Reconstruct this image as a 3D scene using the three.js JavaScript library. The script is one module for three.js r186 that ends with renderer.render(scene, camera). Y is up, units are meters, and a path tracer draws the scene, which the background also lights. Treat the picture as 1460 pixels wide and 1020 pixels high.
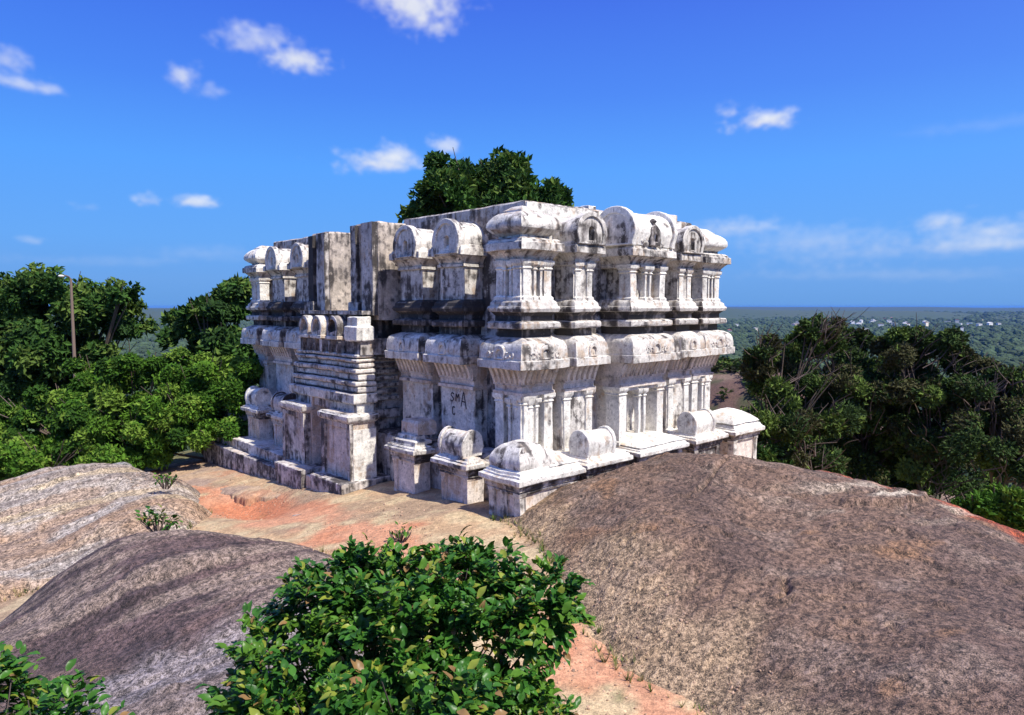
import * as THREE from 'three';
import { mergeGeometries, toCreasedNormals } from 'three/addons/utils/BufferGeometryUtils.js';

// ───────────────────────── camera, sky, sun, exposure ─────────────────────────
const scene = new THREE.Scene();
const CAMERA_HEIGHT = 3.6, PITCH = -Math.atan(73 / 1010);
const camera = new THREE.PerspectiveCamera(2 * Math.atan(510 / 1010) * 180 / Math.PI, 1460 / 1020, 0.1, 60000);
camera.position.set(0, CAMERA_HEIGHT, 0);
camera.rotation.set(PITCH, 0, 0);
const EXPOSURE = 1.35;
const renderer = new THREE.WebGLRenderer({ antialias: true });
renderer.setSize(1024, 715);
renderer.toneMapping = THREE.LinearToneMapping;
renderer.toneMappingExposure = EXPOSURE;
renderer.shadowMap.enabled = true;

const SUN = new THREE.Vector3(0.4477, 0.8192, 0.3588).normalize();
const sun = new THREE.DirectionalLight(new THREE.Color().setRGB(1, 0.945, 0.85), 4.7);
sun.name = 'sun_light';
sun.position.copy(SUN).multiplyScalar(60).add(new THREE.Vector3(0, 0, -12));
sun.target.position.set(0, 0, -12);
sun.castShadow = true;
sun.shadow.mapSize.set(4096, 4096);
Object.assign(sun.shadow.camera, { left: -30, right: 30, top: 30, bottom: -30, near: 1, far: 160 });
scene.add(sun, sun.target);

// seeded random numbers and lattice noise
function seeded(a) { return () => { a |= 0; a = a + 0x6D2B79F5 | 0; let t = Math.imul(a ^ a >>> 15, 1 | a); t = t + Math.imul(t ^ t >>> 7, 61 | t) ^ t; return ((t ^ t >>> 14) >>> 0) / 4294967296; }; }
const lerp = (a, b, t) => a + (b - a) * t, clamp = (x, a = 0, b = 1) => Math.min(b, Math.max(a, x));
const sstep = (a, b, x) => { const t = clamp((x - a) / (b - a)); return t * t * (3 - 2 * t); };
function hash3(x, y, z) { let h = Math.imul(x, 374761393) + Math.imul(y, 668265263) + Math.imul(z, 2147483647 - 1274126177) | 0; h = Math.imul(h ^ h >>> 13, 1274126177); h ^= h >>> 16; h = Math.imul(h, 0x85ebca6b); return ((h ^ h >>> 15) >>> 0) / 4294967296; }
function noise3(x, y, z) {
  const ix = Math.floor(x), iy = Math.floor(y), iz = Math.floor(z); let u = x - ix, v = y - iy, w = z - iz;
  u = u * u * (3 - 2 * u); v = v * v * (3 - 2 * v); w = w * w * (3 - 2 * w);
  const a = lerp(lerp(hash3(ix, iy, iz), hash3(ix + 1, iy, iz), u), lerp(hash3(ix, iy + 1, iz), hash3(ix + 1, iy + 1, iz), u), v);
  const b = lerp(lerp(hash3(ix, iy, iz + 1), hash3(ix + 1, iy, iz + 1), u), lerp(hash3(ix, iy + 1, iz + 1), hash3(ix + 1, iy + 1, iz + 1), u), v);
  return lerp(a, b, w) * 2 - 1;
}
function fbm(x, y, z, o = 4) { let s = 0, a = 0.5; for (let i = 0; i < o; i++) { s += a * noise3(x, y, z); x = x * 2.03 + 17.1; y = y * 2.03 + 5.3; z = z * 2.03 + 9.7; a *= 0.5; } return s; }

// the sky: clear saturated blue with small fair-weather clouds, computed for every direction
function skyTexture() {
  const W = 3072, H = 1536, data = new Float32Array(W * H * 4);
  const stops = [[0, [0.135, 0.345, 0.75]], [2, [0.15, 0.375, 0.82]], [5, [0.135, 0.4, 0.93]], [10.5, [0.098, 0.37, 1.0]], [16, [0.066, 0.25, 0.92]], [22.5, [0.044, 0.163, 0.82]], [28, [0.04, 0.15, 0.79]], [45, [0.042, 0.15, 0.77]], [90, [0.045, 0.15, 0.74]]];
  const at = (deg) => { let i = 0; while (i < stops.length - 2 && deg > stops[i + 1][0]) i++; const t = clamp((deg - stops[i][0]) / (stops[i + 1][0] - stops[i][0])); return stops[i][1].map((c, k) => lerp(c, stops[i + 1][1][k], t)); };
  for (let r = 0; r < H; r++) {
    const c = at(Math.max(0, ((r + 0.5) / H - 0.5) * 180));
    const up = ((r + 0.5) / H - 0.5) * Math.PI;
    for (let q = 0; q < W; q++) {
      const o = (r * W + q) * 4, ph = ((q + 0.5) / W - 0.5) * 2 * Math.PI, ang = Math.acos(clamp(Math.cos(up) * (Math.cos(ph) * SUN.x + Math.sin(ph) * SUN.z) + Math.sin(up) * SUN.y, -1, 1)) * 57.3;
      const glow = up > 0 ? 1.5 * Math.exp(-ang / 8) + 0.55 * Math.exp(-ang / 26) : 0; // air scatters more light round the sun; glow added to lift the shade
      data[o] = (c[0] + glow) / EXPOSURE; data[o + 1] = (c[1] + glow * 0.97) / EXPOSURE; data[o + 2] = (c[2] + glow * 0.92) / EXPOSURE; data[o + 3] = 1;
    }
  }
  // clouds: direction (azimuth to the side of straight ahead, elevation), half width, half height in degrees, density, softness
  const D = 180 / Math.PI, clouds = [], put = (px, py, rx, ry, d = 1, soft = 0.5, seed = 0) => {
    const x = (px - 730) / 1010, y = -(py - 510) / 1010, v = new THREE.Vector3(x, y, -1).applyEuler(camera.rotation).normalize();
    clouds.push([Math.atan2(v.x, -v.z) * D, Math.asin(v.y) * D, rx / 1010 * D, ry / 1010 * D, d, soft, seed + clouds.length * 7.7]);
  };
  put(596, 16, 66, 42, 1.1, 0.6); put(560, -4, 60, 34, 0.9, 0.6); put(626, 38, 32, 20, 0.8, 0.6);
  put(372, 60, 46, 20, 0.62); put(425, 84, 40, 24, 0.85); put(345, 66, 20, 14, 0.4);
  put(262, 112, 25, 19, 0.75); put(296, 132, 20, 12, 0.3); put(8, 88, 22, 18, 0.55); put(14, 118, 34, 11, 0.55); put(66, 126, 17, 9, 0.4);
  put(530, 234, 58, 19, 0.95); put(560, 226, 40, 20, 0.8); put(637, 208, 24, 15, 0.6); put(278, 288, 30, 10, 0.75); put(209, 286, 15, 11, 0.6);
  put(1086, 174, 42, 18, 1.1); put(1100, 170, 28, 16, 0.8); put(1040, 160, 17, 12, 0.45); put(48, 344, 14, 6, 0.25); put(125, 296, 18, 6, 0.16);
  put(1042, 326, 62, 14, 0.5, 0.8); put(1150, 344, 130, 24, 0.34, 0.9); put(1335, 318, 34, 14, 0.55, 0.7); put(1420, 330, 62, 20, 0.5, 0.8); put(1400, 350, 100, 17, 0.55, 0.8); put(1250, 356, 150, 30, 0.32, 0.9); put(1240, 392, 200, 14, 0.14, 0.9);
  put(1400, 180, 110, 10, 0.1, 1); put(90, 372, 120, 10, 0.12, 1); put(280, 362, 70, 12, 0.12, 1);
  const rnd = seeded(77);
  for (let i = 0; i < 150; i++) { const az = 42 + rnd() * 276, el = 3 + rnd() * 62, s = (1 + rnd() * 3.8) * (0.55 + el / 90); clouds.push([az, el, s, s * (0.3 + rnd() * 0.25), 0.4 + rnd() * 0.7, 0.5, 900 + i * 3.1]); }  // clouds out of view, added in number to brighten the shade
  for (const [az, el, rx, ry, dens, soft, seed] of clouds) {
    const r0 = Math.max(H / 2, Math.floor(((el - ry * 2.2) / 180 + 0.5) * H)), r1 = Math.min(H - 1, Math.ceil(((el + ry * 2.2) / 180 + 0.5) * H));
    for (let r = r0; r <= r1; r++) {
      const e = ((r + 0.5) / H - 0.5) * 180, cosE = Math.cos(e / D), wide = rx * 2.2 / Math.max(0.1, cosE);
      const q0 = Math.floor((az - wide) / 360 * W), q1 = Math.ceil((az + wide) / 360 * W);
      for (let q = q0; q <= q1; q++) {
        const a = (q + 0.5) / W * 360, dx = (a - az) * cosE / rx, dy = (e - el) / ry, n = fbm(a * cosE / rx * 1.1 + seed, e / ry * 0.8 + seed, seed, 5), n2 = fbm(a * cosE * 1.7, e * 2.4, seed, 4);
        const flat = dy < 0 ? dy * 1.5 : dy, body = 1.1 - Math.sqrt(dx * dx + flat * flat) + n * 0.8 + n2 * 0.6;
        let al = sstep(-0.12, 0.95 + soft, body) * dens; if (al <= 0) continue; al = Math.min(0.82, al);
        // seen along -Z the azimuth is 0: equirectangular column for direction (x = sin a, z = -cos a)
        const phi = Math.atan2(-Math.cos(a / D), Math.sin(a / D)), col = ((Math.floor((phi / (2 * Math.PI) + 0.5) * W) % W) + W) % W, o = (r * W + col) * 4;
        const tone = lerp(0.78, 0.98, clamp(0.5 + dy * 0.6 + n));
        const cc = [0.94 * tone, 0.965 * tone, 1.0 * Math.max(tone, 0.9)];
        for (let k = 0; k < 3; k++) data[o + k] = lerp(data[o + k], cc[k] / EXPOSURE, al);
      }
    }
  }
  const t = new THREE.DataTexture(data, W, H, THREE.RGBAFormat, THREE.FloatType);
  t.mapping = THREE.EquirectangularReflectionMapping; t.magFilter = t.minFilter = THREE.LinearFilter; t.needsUpdate = true;
  return t;
}
scene.background = skyTexture();
scene.environment = scene.background;
scene.fog = new THREE.FogExp2(new THREE.Color().setRGB(0.13, 0.36, 1.0), 0.000045);

// ───────────────────────── naming ─────────────────────────
const taken = {};
function numbered(name) { const n = taken[name] = (taken[name] ?? -1) + 1; return n ? `${name}_${String(n).padStart(3, '0')}` : name; }
function shade(o) { o.castShadow = o.receiveShadow = true; return o; }
function group(name, label, category, position = [0, 0, 0], set) {
  const g = new THREE.Group(); g.name = numbered(name); g.position.set(...position); scene.add(g);
  g.userData = { label, category }; if (set) g.userData.group = set; return g;
}
function add(parent, name, geometry, material, label) {
  const m = shade(new THREE.Mesh(geometry, material)); m.name = parent === scene ? numbered(name) : name; parent.add(m);
  if (label) m.userData.label = label; return m;
}
function part(parent, name, label) { const g = new THREE.Group(); g.name = name; parent.add(g); if (label) g.userData.label = label; return g; }
function structure(name, geometry, material, label) { const m = add(scene, name, geometry, material); m.userData = { kind: 'structure', label, category: name.split('_').pop() }; return m; }

// ───────────────────────── textures ─────────────────────────
function tileNoise(N, fx, fy, seed, oct = 4) {
  const out = new Float32Array(N * N); let amp = 0.5, total = 0;
  for (let o = 0; o < oct; o++, fx *= 2, fy *= 2, amp *= 0.5) {
    if (fx > N || fy > N) break; total += amp;
    const g = new Float32Array(fx * fy); for (let i = 0; i < fx * fy; i++) g[i] = hash3(i % fx, Math.floor(i / fx), seed * 31 + o);
    for (let y = 0; y < N; y++) {
      const gy = y / N * fy, iy = Math.floor(gy); let v = gy - iy; v = v * v * (3 - 2 * v); const r0 = (iy % fy) * fx, r1 = ((iy + 1) % fy) * fx;
      for (let x = 0; x < N; x++) {
        const gx = x / N * fx, ix = Math.floor(gx); let u = gx - ix; u = u * u * (3 - 2 * u); const a = ix % fx, b = (ix + 1) % fx;
        out[y * N + x] += amp * ((g[r0 + a] * (1 - u) + g[r0 + b] * u) * (1 - v) + (g[r1 + a] * (1 - u) + g[r1 + b] * u) * v);
      }
    }
  }
  for (let i = 0; i < out.length; i++) out[i] /= total;
  return out;
}
function dataTexture(N, fill, srgb = true) {
  const d = new Uint8Array(N * N * 4), c = [0, 0, 0];
  for (let i = 0; i < N * N; i++) { fill(i, c); d[i * 4] = clamp(c[0], 0, 255); d[i * 4 + 1] = clamp(c[1], 0, 255); d[i * 4 + 2] = clamp(c[2], 0, 255); d[i * 4 + 3] = 255; }
  const t = new THREE.DataTexture(d, N, N); t.wrapS = t.wrapT = THREE.RepeatWrapping; t.magFilter = THREE.LinearFilter; t.minFilter = THREE.LinearMipmapLinearFilter; t.generateMipmaps = true;
  if (srgb) t.colorSpace = THREE.SRGBColorSpace; t.needsUpdate = true; return t;
}
const NT = 1024;
const coarse = tileNoise(NT, 5, 5, 1, 6), coarse2 = tileNoise(NT, 7, 7, 2, 6), fine = tileNoise(NT, 48, 48, 3, 4), grit = tileNoise(NT, 192, 192, 4, 3), streak = tileNoise(NT, 56, 5, 5, 5), streak2 = tileNoise(NT, 30, 3, 6, 5), mid = tileNoise(NT, 18, 18, 7, 5);
const mix3 = (c, d, t) => { c[0] += (d[0] - c[0]) * t; c[1] += (d[1] - c[1]) * t; c[2] += (d[2] - c[2]) * t; };
// old limewash over plaster: fine crusts and runs of black algae, soot-grey film, ochre where the wash has worn through
function limewash({ base, black = 0.2, grey = 0.4, ochre = 0.2, shift = 0 }) {
  const S = NT * NT;
  return dataTexture(NT, (i, c) => {
    const j = (i + shift * 37013) % S, k = (j + 411027) % S;
    c[0] = base[0]; c[1] = base[1]; c[2] = base[2];
    const area = 0.4 * coarse[j] + 0.2 * streak2[j] + 0.4 * mid[(j + 90001) % S], run = 0.45 * streak[j] + 0.15 * streak2[k] + 0.4 * fine[k];
    mix3(c, [150, 142, 138], sstep(0.62 - grey * 0.3, 0.85 - grey * 0.2, 0.5 * coarse2[j] + 0.3 * run + 0.3 * fine[j]) * 0.8);
    mix3(c, [178, 150, 122], sstep(0.64 - ochre * 0.26, 0.82 - ochre * 0.2, 0.5 * coarse[k] + 0.35 * fine[j] + 0.25 * streak[j]) * 0.65);
    // black: only where the damp area, the run and the grain agree, so that it breaks up into specks and threads
    const wet = sstep(0.62 - black * 0.34, 0.8 - black * 0.34, 0.6 * area + 0.4 * run);
    const speck = sstep(0.5 - 0.16 * wet - black * 0.1, 0.6 - 0.12 * wet - black * 0.08, 0.4 * fine[j] + 0.3 * grit[j] + 0.3 * mid[k]);
    mix3(c, [66, 61, 59], clamp(wet * speck * 0.8 + wet * 0.25 * black));
    mix3(c, [88, 80, 76], sstep(0.6, 0.74, 0.55 * grit[k] + 0.45 * fine[k]) * (0.25 + 0.5 * grey));
    const f = 0.9 + 0.3 * (fine[j] - 0.5) + 0.22 * (grit[j] - 0.5) + 0.2 * (mid[j] - 0.5); c[0] *= f; c[1] *= f; c[2] *= f;
  });
}
const reliefMap = dataTexture(NT, (i, c) => { const v = 255 * clamp(0.25 * coarse[i] + 0.35 * mid[i] + 0.3 * fine[i] + 0.18 * grit[i]); c[0] = c[1] = c[2] = v; }, false);
const plaster = (options, rough = 0.95) => new THREE.MeshStandardMaterial({ map: limewash(options), bumpMap: reliefMap, bumpScale: 0.02, roughness: rough });
const M = {
  white: plaster({ base: [246, 241, 230], black: 0.28, grey: 0.16, ochre: 0.08 }),
  stained: plaster({ base: [236, 229, 218], black: 0.45, grey: 0.32, ochre: 0.2, shift: 9 }),
  grey: plaster({ base: [224, 215, 206], black: 0.6, grey: 0.46, ochre: 0.24, shift: 17 }),
  algaeShade: plaster({ base: [186, 175, 167], black: 0.92, grey: 0.5, ochre: 0.12, shift: 5 }),  // algal black; on the recess walls deep shade is painted in too
  ochre: plaster({ base: [240, 226, 213], black: 0.24, grey: 0.22, ochre: 0.36, shift: 23 }),
  bare: plaster({ base: [214, 199, 182], black: 0.42, grey: 0.4, ochre: 0.34, shift: 12 }),
};
M.ink = new THREE.MeshStandardMaterial({ color: new THREE.Color().setRGB(0.045, 0.04, 0.05), roughness: 0.9 });
const TILE = 4; // metres of wall that one tile of the plaster texture covers

// ───────────────────────── geometry helpers ─────────────────────────
// hand-made surfaces are never quite straight: move the vertices of a geometry a little, give it uv in metres and creased normals
function finish(g, amp = 0.011, crease = 0.55, tile = TILE) {
  if (g.index) g = g.toNonIndexed();
  const p = g.attributes.position;
  for (let i = 0; i < p.count; i++) {
    const x = p.getX(i), y = p.getY(i), z = p.getZ(i);
    const X = Math.round(x * 400) / 400, Y = Math.round(y * 400) / 400, Z = Math.round(z * 400) / 400;
    p.setXYZ(i, x + amp * (noise3(X * 2.3, Y * 2.3, Z * 2.3 + 40) + 0.8 * noise3(X * 8, Y * 8, Z * 8 + 9)), y + amp * 0.8 * (noise3(X * 2.1 + 70, Y * 2.1, Z * 2.1) + 0.7 * noise3(X * 8 + 3, Y * 8, Z * 8)), z + amp * (noise3(X * 2.3, Y * 2.3 + 90, Z * 2.3) + 0.8 * noise3(X * 8, Y * 8 + 5, Z * 8)));
  }
  for (const k of Object.keys(g.attributes)) if (k !== 'position') g.deleteAttribute(k);
  const uv = new Float32Array(p.count * 2), a = new THREE.Vector3(), b = new THREE.Vector3(), c = new THREE.Vector3(), n = new THREE.Vector3();
  for (let i = 0; i < p.count; i += 3) {
    a.fromBufferAttribute(p, i); b.fromBufferAttribute(p, i + 1); c.fromBufferAttribute(p, i + 2);
    n.copy(c).sub(b).cross(b.clone().sub(a).multiplyScalar(-1)); n.set(Math.abs(n.x), Math.abs(n.y), Math.abs(n.z));
    [a, b, c].forEach((v, k) => { const o = (i + k) * 2; if (n.y > n.x && n.y > n.z) { uv[o] = v.x / tile; uv[o + 1] = v.z / tile; } else { uv[o] = (n.x > n.z ? v.z + 1.7 : v.x) / tile; uv[o + 1] = (v.y + (n.x > n.z ? 0.9 : 0)) / tile; } });
  }
  g.setAttribute('uv', new THREE.BufferAttribute(uv, 2));
  return toCreasedNormals(g, crease);
}
// a stack of rectangular rings: profile = [[height, inset], ...]; the mouldings of the temple are such stacks
function stack(x0, x1, z0, z1, profile, seg = 0.13, m = [1, 1, 1, 1]) { // m: share of the inset that each side (x0, x1, z0, z1) takes
  const prof = [];
  profile.forEach((q, i) => { if (i) { const l = profile[i - 1], n = Math.ceil(Math.abs(q[0] - l[0]) / 0.22); for (let k = 1; k < n; k++) prof.push([lerp(l[0], q[0], k / n), lerp(l[1], q[1], k / n)]); } prof.push(q); });
  const nX = Math.max(1, Math.round((x1 - x0) / seg)), nZ = Math.max(1, Math.round((z1 - z0) / seg)), P = 2 * (nX + nZ), rings = prof.map(([y, s]) => {
    const a = x0 + s * m[0], b = x1 - s * m[1], c = z0 + s * m[2], d = z1 - s * m[3], ring = [];
    for (let i = 0; i < nX; i++) ring.push([lerp(a, b, i / nX), y, d]);
    for (let i = 0; i < nZ; i++) ring.push([b, y, lerp(d, c, i / nZ)]);
    for (let i = 0; i < nX; i++) ring.push([lerp(b, a, i / nX), y, c]);
    for (let i = 0; i < nZ; i++) ring.push([a, y, lerp(c, d, i / nZ)]);
    return ring;
  });
  const pos = [], tri = (...v) => { for (const q of v) pos.push(q[0], q[1], q[2]); };
  for (let r = 0; r < rings.length - 1; r++) for (let j = 0; j < P; j++) { const a = rings[r][j], b = rings[r][(j + 1) % P], c = rings[r + 1][(j + 1) % P], d = rings[r + 1][j]; tri(a, b, c); tri(a, c, d); }
  const cap = (ring, up) => { const m = [0, 1, 2].map((k) => ring.reduce((s, q) => s + q[k], 0) / P); for (let j = 0; j < P; j++) up ? tri(m, ring[j], ring[(j + 1) % P]) : tri(m, ring[(j + 1) % P], ring[j]); };
  cap(rings[0], false); cap(rings[rings.length - 1], true);
  const g = new THREE.BufferGeometry(); g.setAttribute('position', new THREE.Float32BufferAttribute(pos, 3)); return g;
}
const block = (x0, x1, y0, y1, z0, z1, bevel = 0.012) => stack(x0, x1, z0, z1, [[y0, bevel], [y0 + bevel, 0], [y1 - bevel, 0], [y1, bevel]]);
// horseshoe outline of a gable or a barrel roof, base centre at the origin
function horseshoe(w, h, n = 18, waist = 0.43) {
  const pts = [[w * waist, 0], [w * (waist + 0.01), h * 0.1]];
  for (let i = 0; i <= n; i++) { const t = Math.PI * i / n; pts.push([Math.cos(t) * w / 2, h * 0.34 + Math.sin(t) * h * 0.66]); }
  pts.push([-w * (waist + 0.01), h * 0.1], [-w * waist, 0]); return pts.map(([x, y]) => new THREE.Vector2(x, y));
}
function extrude(points, depth, steps = 1, hole) {
  const s = new THREE.Shape(points); if (hole) s.holes.push(new THREE.Path(hole));
  return new THREE.ExtrudeGeometry(s, { depth, steps, bevelEnabled: true, bevelSize: 0.012, bevelThickness: 0.012, bevelSegments: 1, bevelOffset: -0.012 });
}
const archHole = (w, h, y) => { const q = []; for (let i = 0; i <= 8; i++) { const t = Math.PI * i / 8; q.push(new THREE.Vector2(Math.cos(t) * w / 2, y + h - w / 2 + Math.sin(t) * w / 2)); } q.push(new THREE.Vector2(-w / 2, y), new THREE.Vector2(w / 2, y)); return q.reverse(); };
const toward = (face) => (g) => face === 'x' ? g.rotateY(-Math.PI / 2) : g; // geometry built on the face that looks along +z, turned to the face that looks along -x

// ───────────────────────── the temple ─────────────────────────
// local frame: x runs along the sunlit face, -z along the shaded face with the gateway; the near corner of the main cornice is the origin
const temple = group('ruined_temple', 'weathered white plastered stone temple tower with tiered cornices on the rock', 'temple', [0.153, 0, -12]);
temple.rotation.y = THREE.MathUtils.degToRad(42.3);
const CORNICE = [[2.5, 0.1], [2.5, 0.004], [2.505, 0], [2.645, 0], [2.655, 0.01], [2.66, 0.035], [2.7, 0.03], [2.8, 0.035], [2.89, 0.05], [2.95, 0.08], [2.985, 0.12], [3.0, 0.16], [3.02, 0.2], [3.05, 0.3], [3.06, 0.33]];
function petal(w) { // a lotus petal under the cornice: leans outward towards its top, rounded in front
  const rows = 6, pos = [], ring = [];
  for (let i = 0; i < rows; i++) { const t = i / (rows - 1), y = 2.21 + 0.27 * t, n = -0.345 + 0.12 * t * t, ww = w * (0.55 + 0.45 * Math.sin(Math.PI * (0.15 + 0.6 * t))) / 2, d = 0.05 * Math.sin(Math.PI * (0.2 + 0.65 * t)); ring.push([[-ww, y, n - 0.03], [-ww * 0.7, y, n + d * 0.8], [0, y, n + d * 1.15], [ww * 0.7, y, n + d * 0.8], [ww, y, n - 0.03]]); }
  const tri = (...v) => v.forEach((q) => pos.push(...q));
  for (let i = 0; i < rows - 1; i++) for (let k = 0; k < 4; k++) { tri(ring[i][k], ring[i][k + 1], ring[i + 1][k + 1]); tri(ring[i][k], ring[i + 1][k + 1], ring[i + 1][k]); }
  for (let k = 1; k < 4; k++) { tri(ring[0][0], ring[0][k + 1], ring[0][k]); tri(ring[rows - 1][0], ring[rows - 1][k], ring[rows - 1][k + 1]); }
  const g = new THREE.BufferGeometry(); g.setAttribute('position', new THREE.Float32BufferAttribute(pos, 3)); return g;
}
function pilaster(s, w, y0, y1, n0, n1) { return stack(s - w / 2, s + w / 2, n0, n1, [[y0, -0.02], [y0 + 0.06, -0.02], [y0 + 0.09, 0.01], [y1 - 0.17, 0.01], [y1 - 0.15, -0.012], [y1 - 0.12, 0.006], [y1 - 0.07, -0.03], [y1, -0.035]]); }
const low4 = (m) => m < 1 ? 0.12 : 1; // the lower storey is nearly as wide as its cornice
// the parts that dress one face of a bay; s0..s1 is the cornice along the face, n its distance out
function dress(g, face, s0, s1, n, k, mL, mR) {
  const T = toward(face), A = (name, geo, m) => add(g, name, finish(T(geo), 0.008), m), low = n - 0.42, high = n - 0.3, w = s1 - s0, mid = (s0 + s1) / 2 + (mL - mR) * 0.2;
  // lower storey: corner pilasters, colonnettes between them, petals under the cornice
  const lL = s0 + 0.42 * low4(mL), lR = s1 - 0.42 * low4(mR), hL = s0 + 0.3 * mL, hR = s1 - 0.3 * mR;
  if (!k.plain) for (const s of [lL + 0.115, lR - 0.115]) A('pilaster', pilaster(s, k.columns ? 0.24 : 0.19, 0.84, 2.0, low - (k.columns ? 0.32 : 0.08), low + 0.045), k.pil);
  if (k.columns) for (const o of [-0.085, 0.085]) A('colonnette', pilaster(mid + o, 0.085, 0.86, 1.93, low - 0.08, low + 0.05), k.pil);
  const pL = s0 + 0.27 * low4(mL), pR = s1 - 0.27 * low4(mR), count = Math.max(3, Math.round((pR - pL) / 0.135));
  for (let i = 0; i < count; i++) A('petal', petal(0.11).translate(lerp(pL, pR, (i + 0.5) / count), 0, n), k.petal);
  // carved horseshoe and scrolls on the cornice
  const cw = k.columns ? 0.3 : 0.24, cm = (s0 + s1) / 2;
  A('cornice_crest', extrude(horseshoe(cw, 0.26, 12), 0.05, 1, horseshoe(cw * 0.55, 0.15, 8).map((p) => p.clone().add(new THREE.Vector2(0, 0.03))).reverse()).translate(cm, 2.665, n - 0.062), k.cornice);
  if (k.columns) for (const o of [-2, -1, 1, 2]) A('cornice_scroll', new THREE.TorusGeometry(0.045, 0.018, 6, 12, 5).rotateZ(o).translate(cm + o * 0.12 + Math.sign(o) * 0.06, 2.75, n - 0.03), k.cornice);
  // upper storey
  if (!k.plain) for (const s of [hL + 0.1, hR - 0.1]) A('pilaster', pilaster(s, k.columns ? 0.2 : 0.16, 3.7, 4.42, high - (k.columns ? 0.26 : 0.08), high + 0.04), k.upil);
  if (k.columns) for (const o of [-0.075, 0.075]) A('colonnette', pilaster(mid + o, 0.075, 3.7, 4.4, high - 0.07, high + 0.04), k.upil);
}
function bay(name, label, r, faces, k) {
  const g = part(temple, name, label), [x0, x1, z0, z1] = r, T = toward(k.turn), sides = k.sides ?? [0.7, 0.7, 0, 1], A = (nm, profile, m, amp = 0.011) => add(g, nm, finish(T(stack(x0, x1, z0, z1, profile, 0.13, nm === 'lower_wall' || nm === 'frieze' ? sides.map(low4) : sides)), amp), m);
  A('lower_wall', k.columns ? [[-0.5, 0.4], [0.86, 0.4], [0.87, 0.7], [1.9, 0.7], [1.91, 0.42], [2.1, 0.42]] : [[-0.5, 0.42], [2.1, 0.42]], k.wall);
  A('frieze', [[1.98, 0.37], [1.99, 0.34], [2.05, 0.34], [2.06, 0.39], [2.16, 0.39], [2.17, 0.35], [2.2, 0.36], [2.3, 0.355], [2.4, 0.32], [2.499, 0.26]], k.frieze);
  A('cornice', CORNICE, k.cornice, 0.011);
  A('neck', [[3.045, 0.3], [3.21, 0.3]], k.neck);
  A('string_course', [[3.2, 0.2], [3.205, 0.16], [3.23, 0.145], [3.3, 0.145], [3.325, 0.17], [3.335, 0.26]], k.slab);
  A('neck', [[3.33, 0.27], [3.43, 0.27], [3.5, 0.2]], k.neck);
  A('base_moulding', [[3.495, 0.19], [3.5, 0.165], [3.56, 0.145], [3.6, 0.165], [3.605, 0.185], [3.67, 0.2], [3.72, 0.255], [3.73, 0.29]], k.mould);
  A('upper_wall', k.columns ? [[3.71, 0.3], [3.72, 0.52], [4.37, 0.52], [4.38, 0.3], [4.4, 0.3]] : [[3.71, 0.3], [4.4, 0.3]], k.uwall);
  A('capital_band', [[4.36, 0.29], [4.37, 0.25], [4.42, 0.25], [4.43, 0.275], [4.48, 0.25], [4.53, 0.2], [4.575, 0.15]], k.band);
  A('eave', [[4.57, 0.16], [4.575, 0.105], [4.585, 0.095], [4.71, 0.1], [4.725, 0.115], [4.73, 0.14], [4.77, 0.155], [4.8, 0.2], [4.81, 0.3]], k.eave);
  for (const [f, s0, s1, n, mL = 0.7, mR = 0.7] of faces) dress(g, f, s0, s1, n, k, mL, mR);
  return g;
}
// a set-back strip between two bays
function recess(face, s0, s1, n, k) {
  const g = part(temple, 'recess'), T = toward(face), A = (name, out, profile, m) => add(g, name, finish(T(stack(s0, s1, -1.5, n + out, profile, 0.16, [0, 0, 0, 1])), 0.012), m);
  A('lower_wall', 0, [[-0.5, 0.42], [2.1, 0.42]], k.wall);
  A('frieze', 0, [[1.98, 0.38], [2.05, 0.38], [2.06, 0.4], [2.3, 0.38], [2.499, 0.3]], k.frieze);
  A('cornice', 0, CORNICE, k.cornice);
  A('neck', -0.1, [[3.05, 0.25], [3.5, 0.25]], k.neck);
  A('string_course', -0.12, [[3.2, 0.2], [3.23, 0.17], [3.3, 0.17], [3.33, 0.24]], k.slab);
  A('base_moulding', -0.16, [[3.495, 0.19], [3.56, 0.16], [3.6, 0.17], [3.72, 0.25]], k.mould);
  A('upper_wall', -0.24, [[3.7, 0.22], [4.6, 0.22]], k.uwall);
  A('eave', -0.2, [[4.5, 0.22], [4.58, 0.12], [4.66, 0.1], [4.76, 0.17], [4.81, 0.28]], k.eave);
}
function squareDome(g, x0, x1, z0, z1, k) {
  add(g, 'dome_neck', finish(stack(x0, x1, z0, z1, [[4.79, 0.28], [4.9, 0.28]])), k.band);
  add(g, 'dome', finish(stack(x0, x1, z0, z1, [[4.85, 0.28], [4.9, 0.2], [4.96, 0.125], [5.0, 0.11], [5.08, 0.12], [5.15, 0.16], [5.21, 0.22], [5.25, 0.29], [5.27, 0.36]], 0.1), 0.014), k.dome);
  add(g, 'dome_cap', finish(stack(x0, x1, z0, z1, [[5.25, 0.36], [5.255, 0.33], [5.29, 0.33], [5.3, 0.36], [5.37, 0.45]], 0.1)), k.dome);
}
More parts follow.
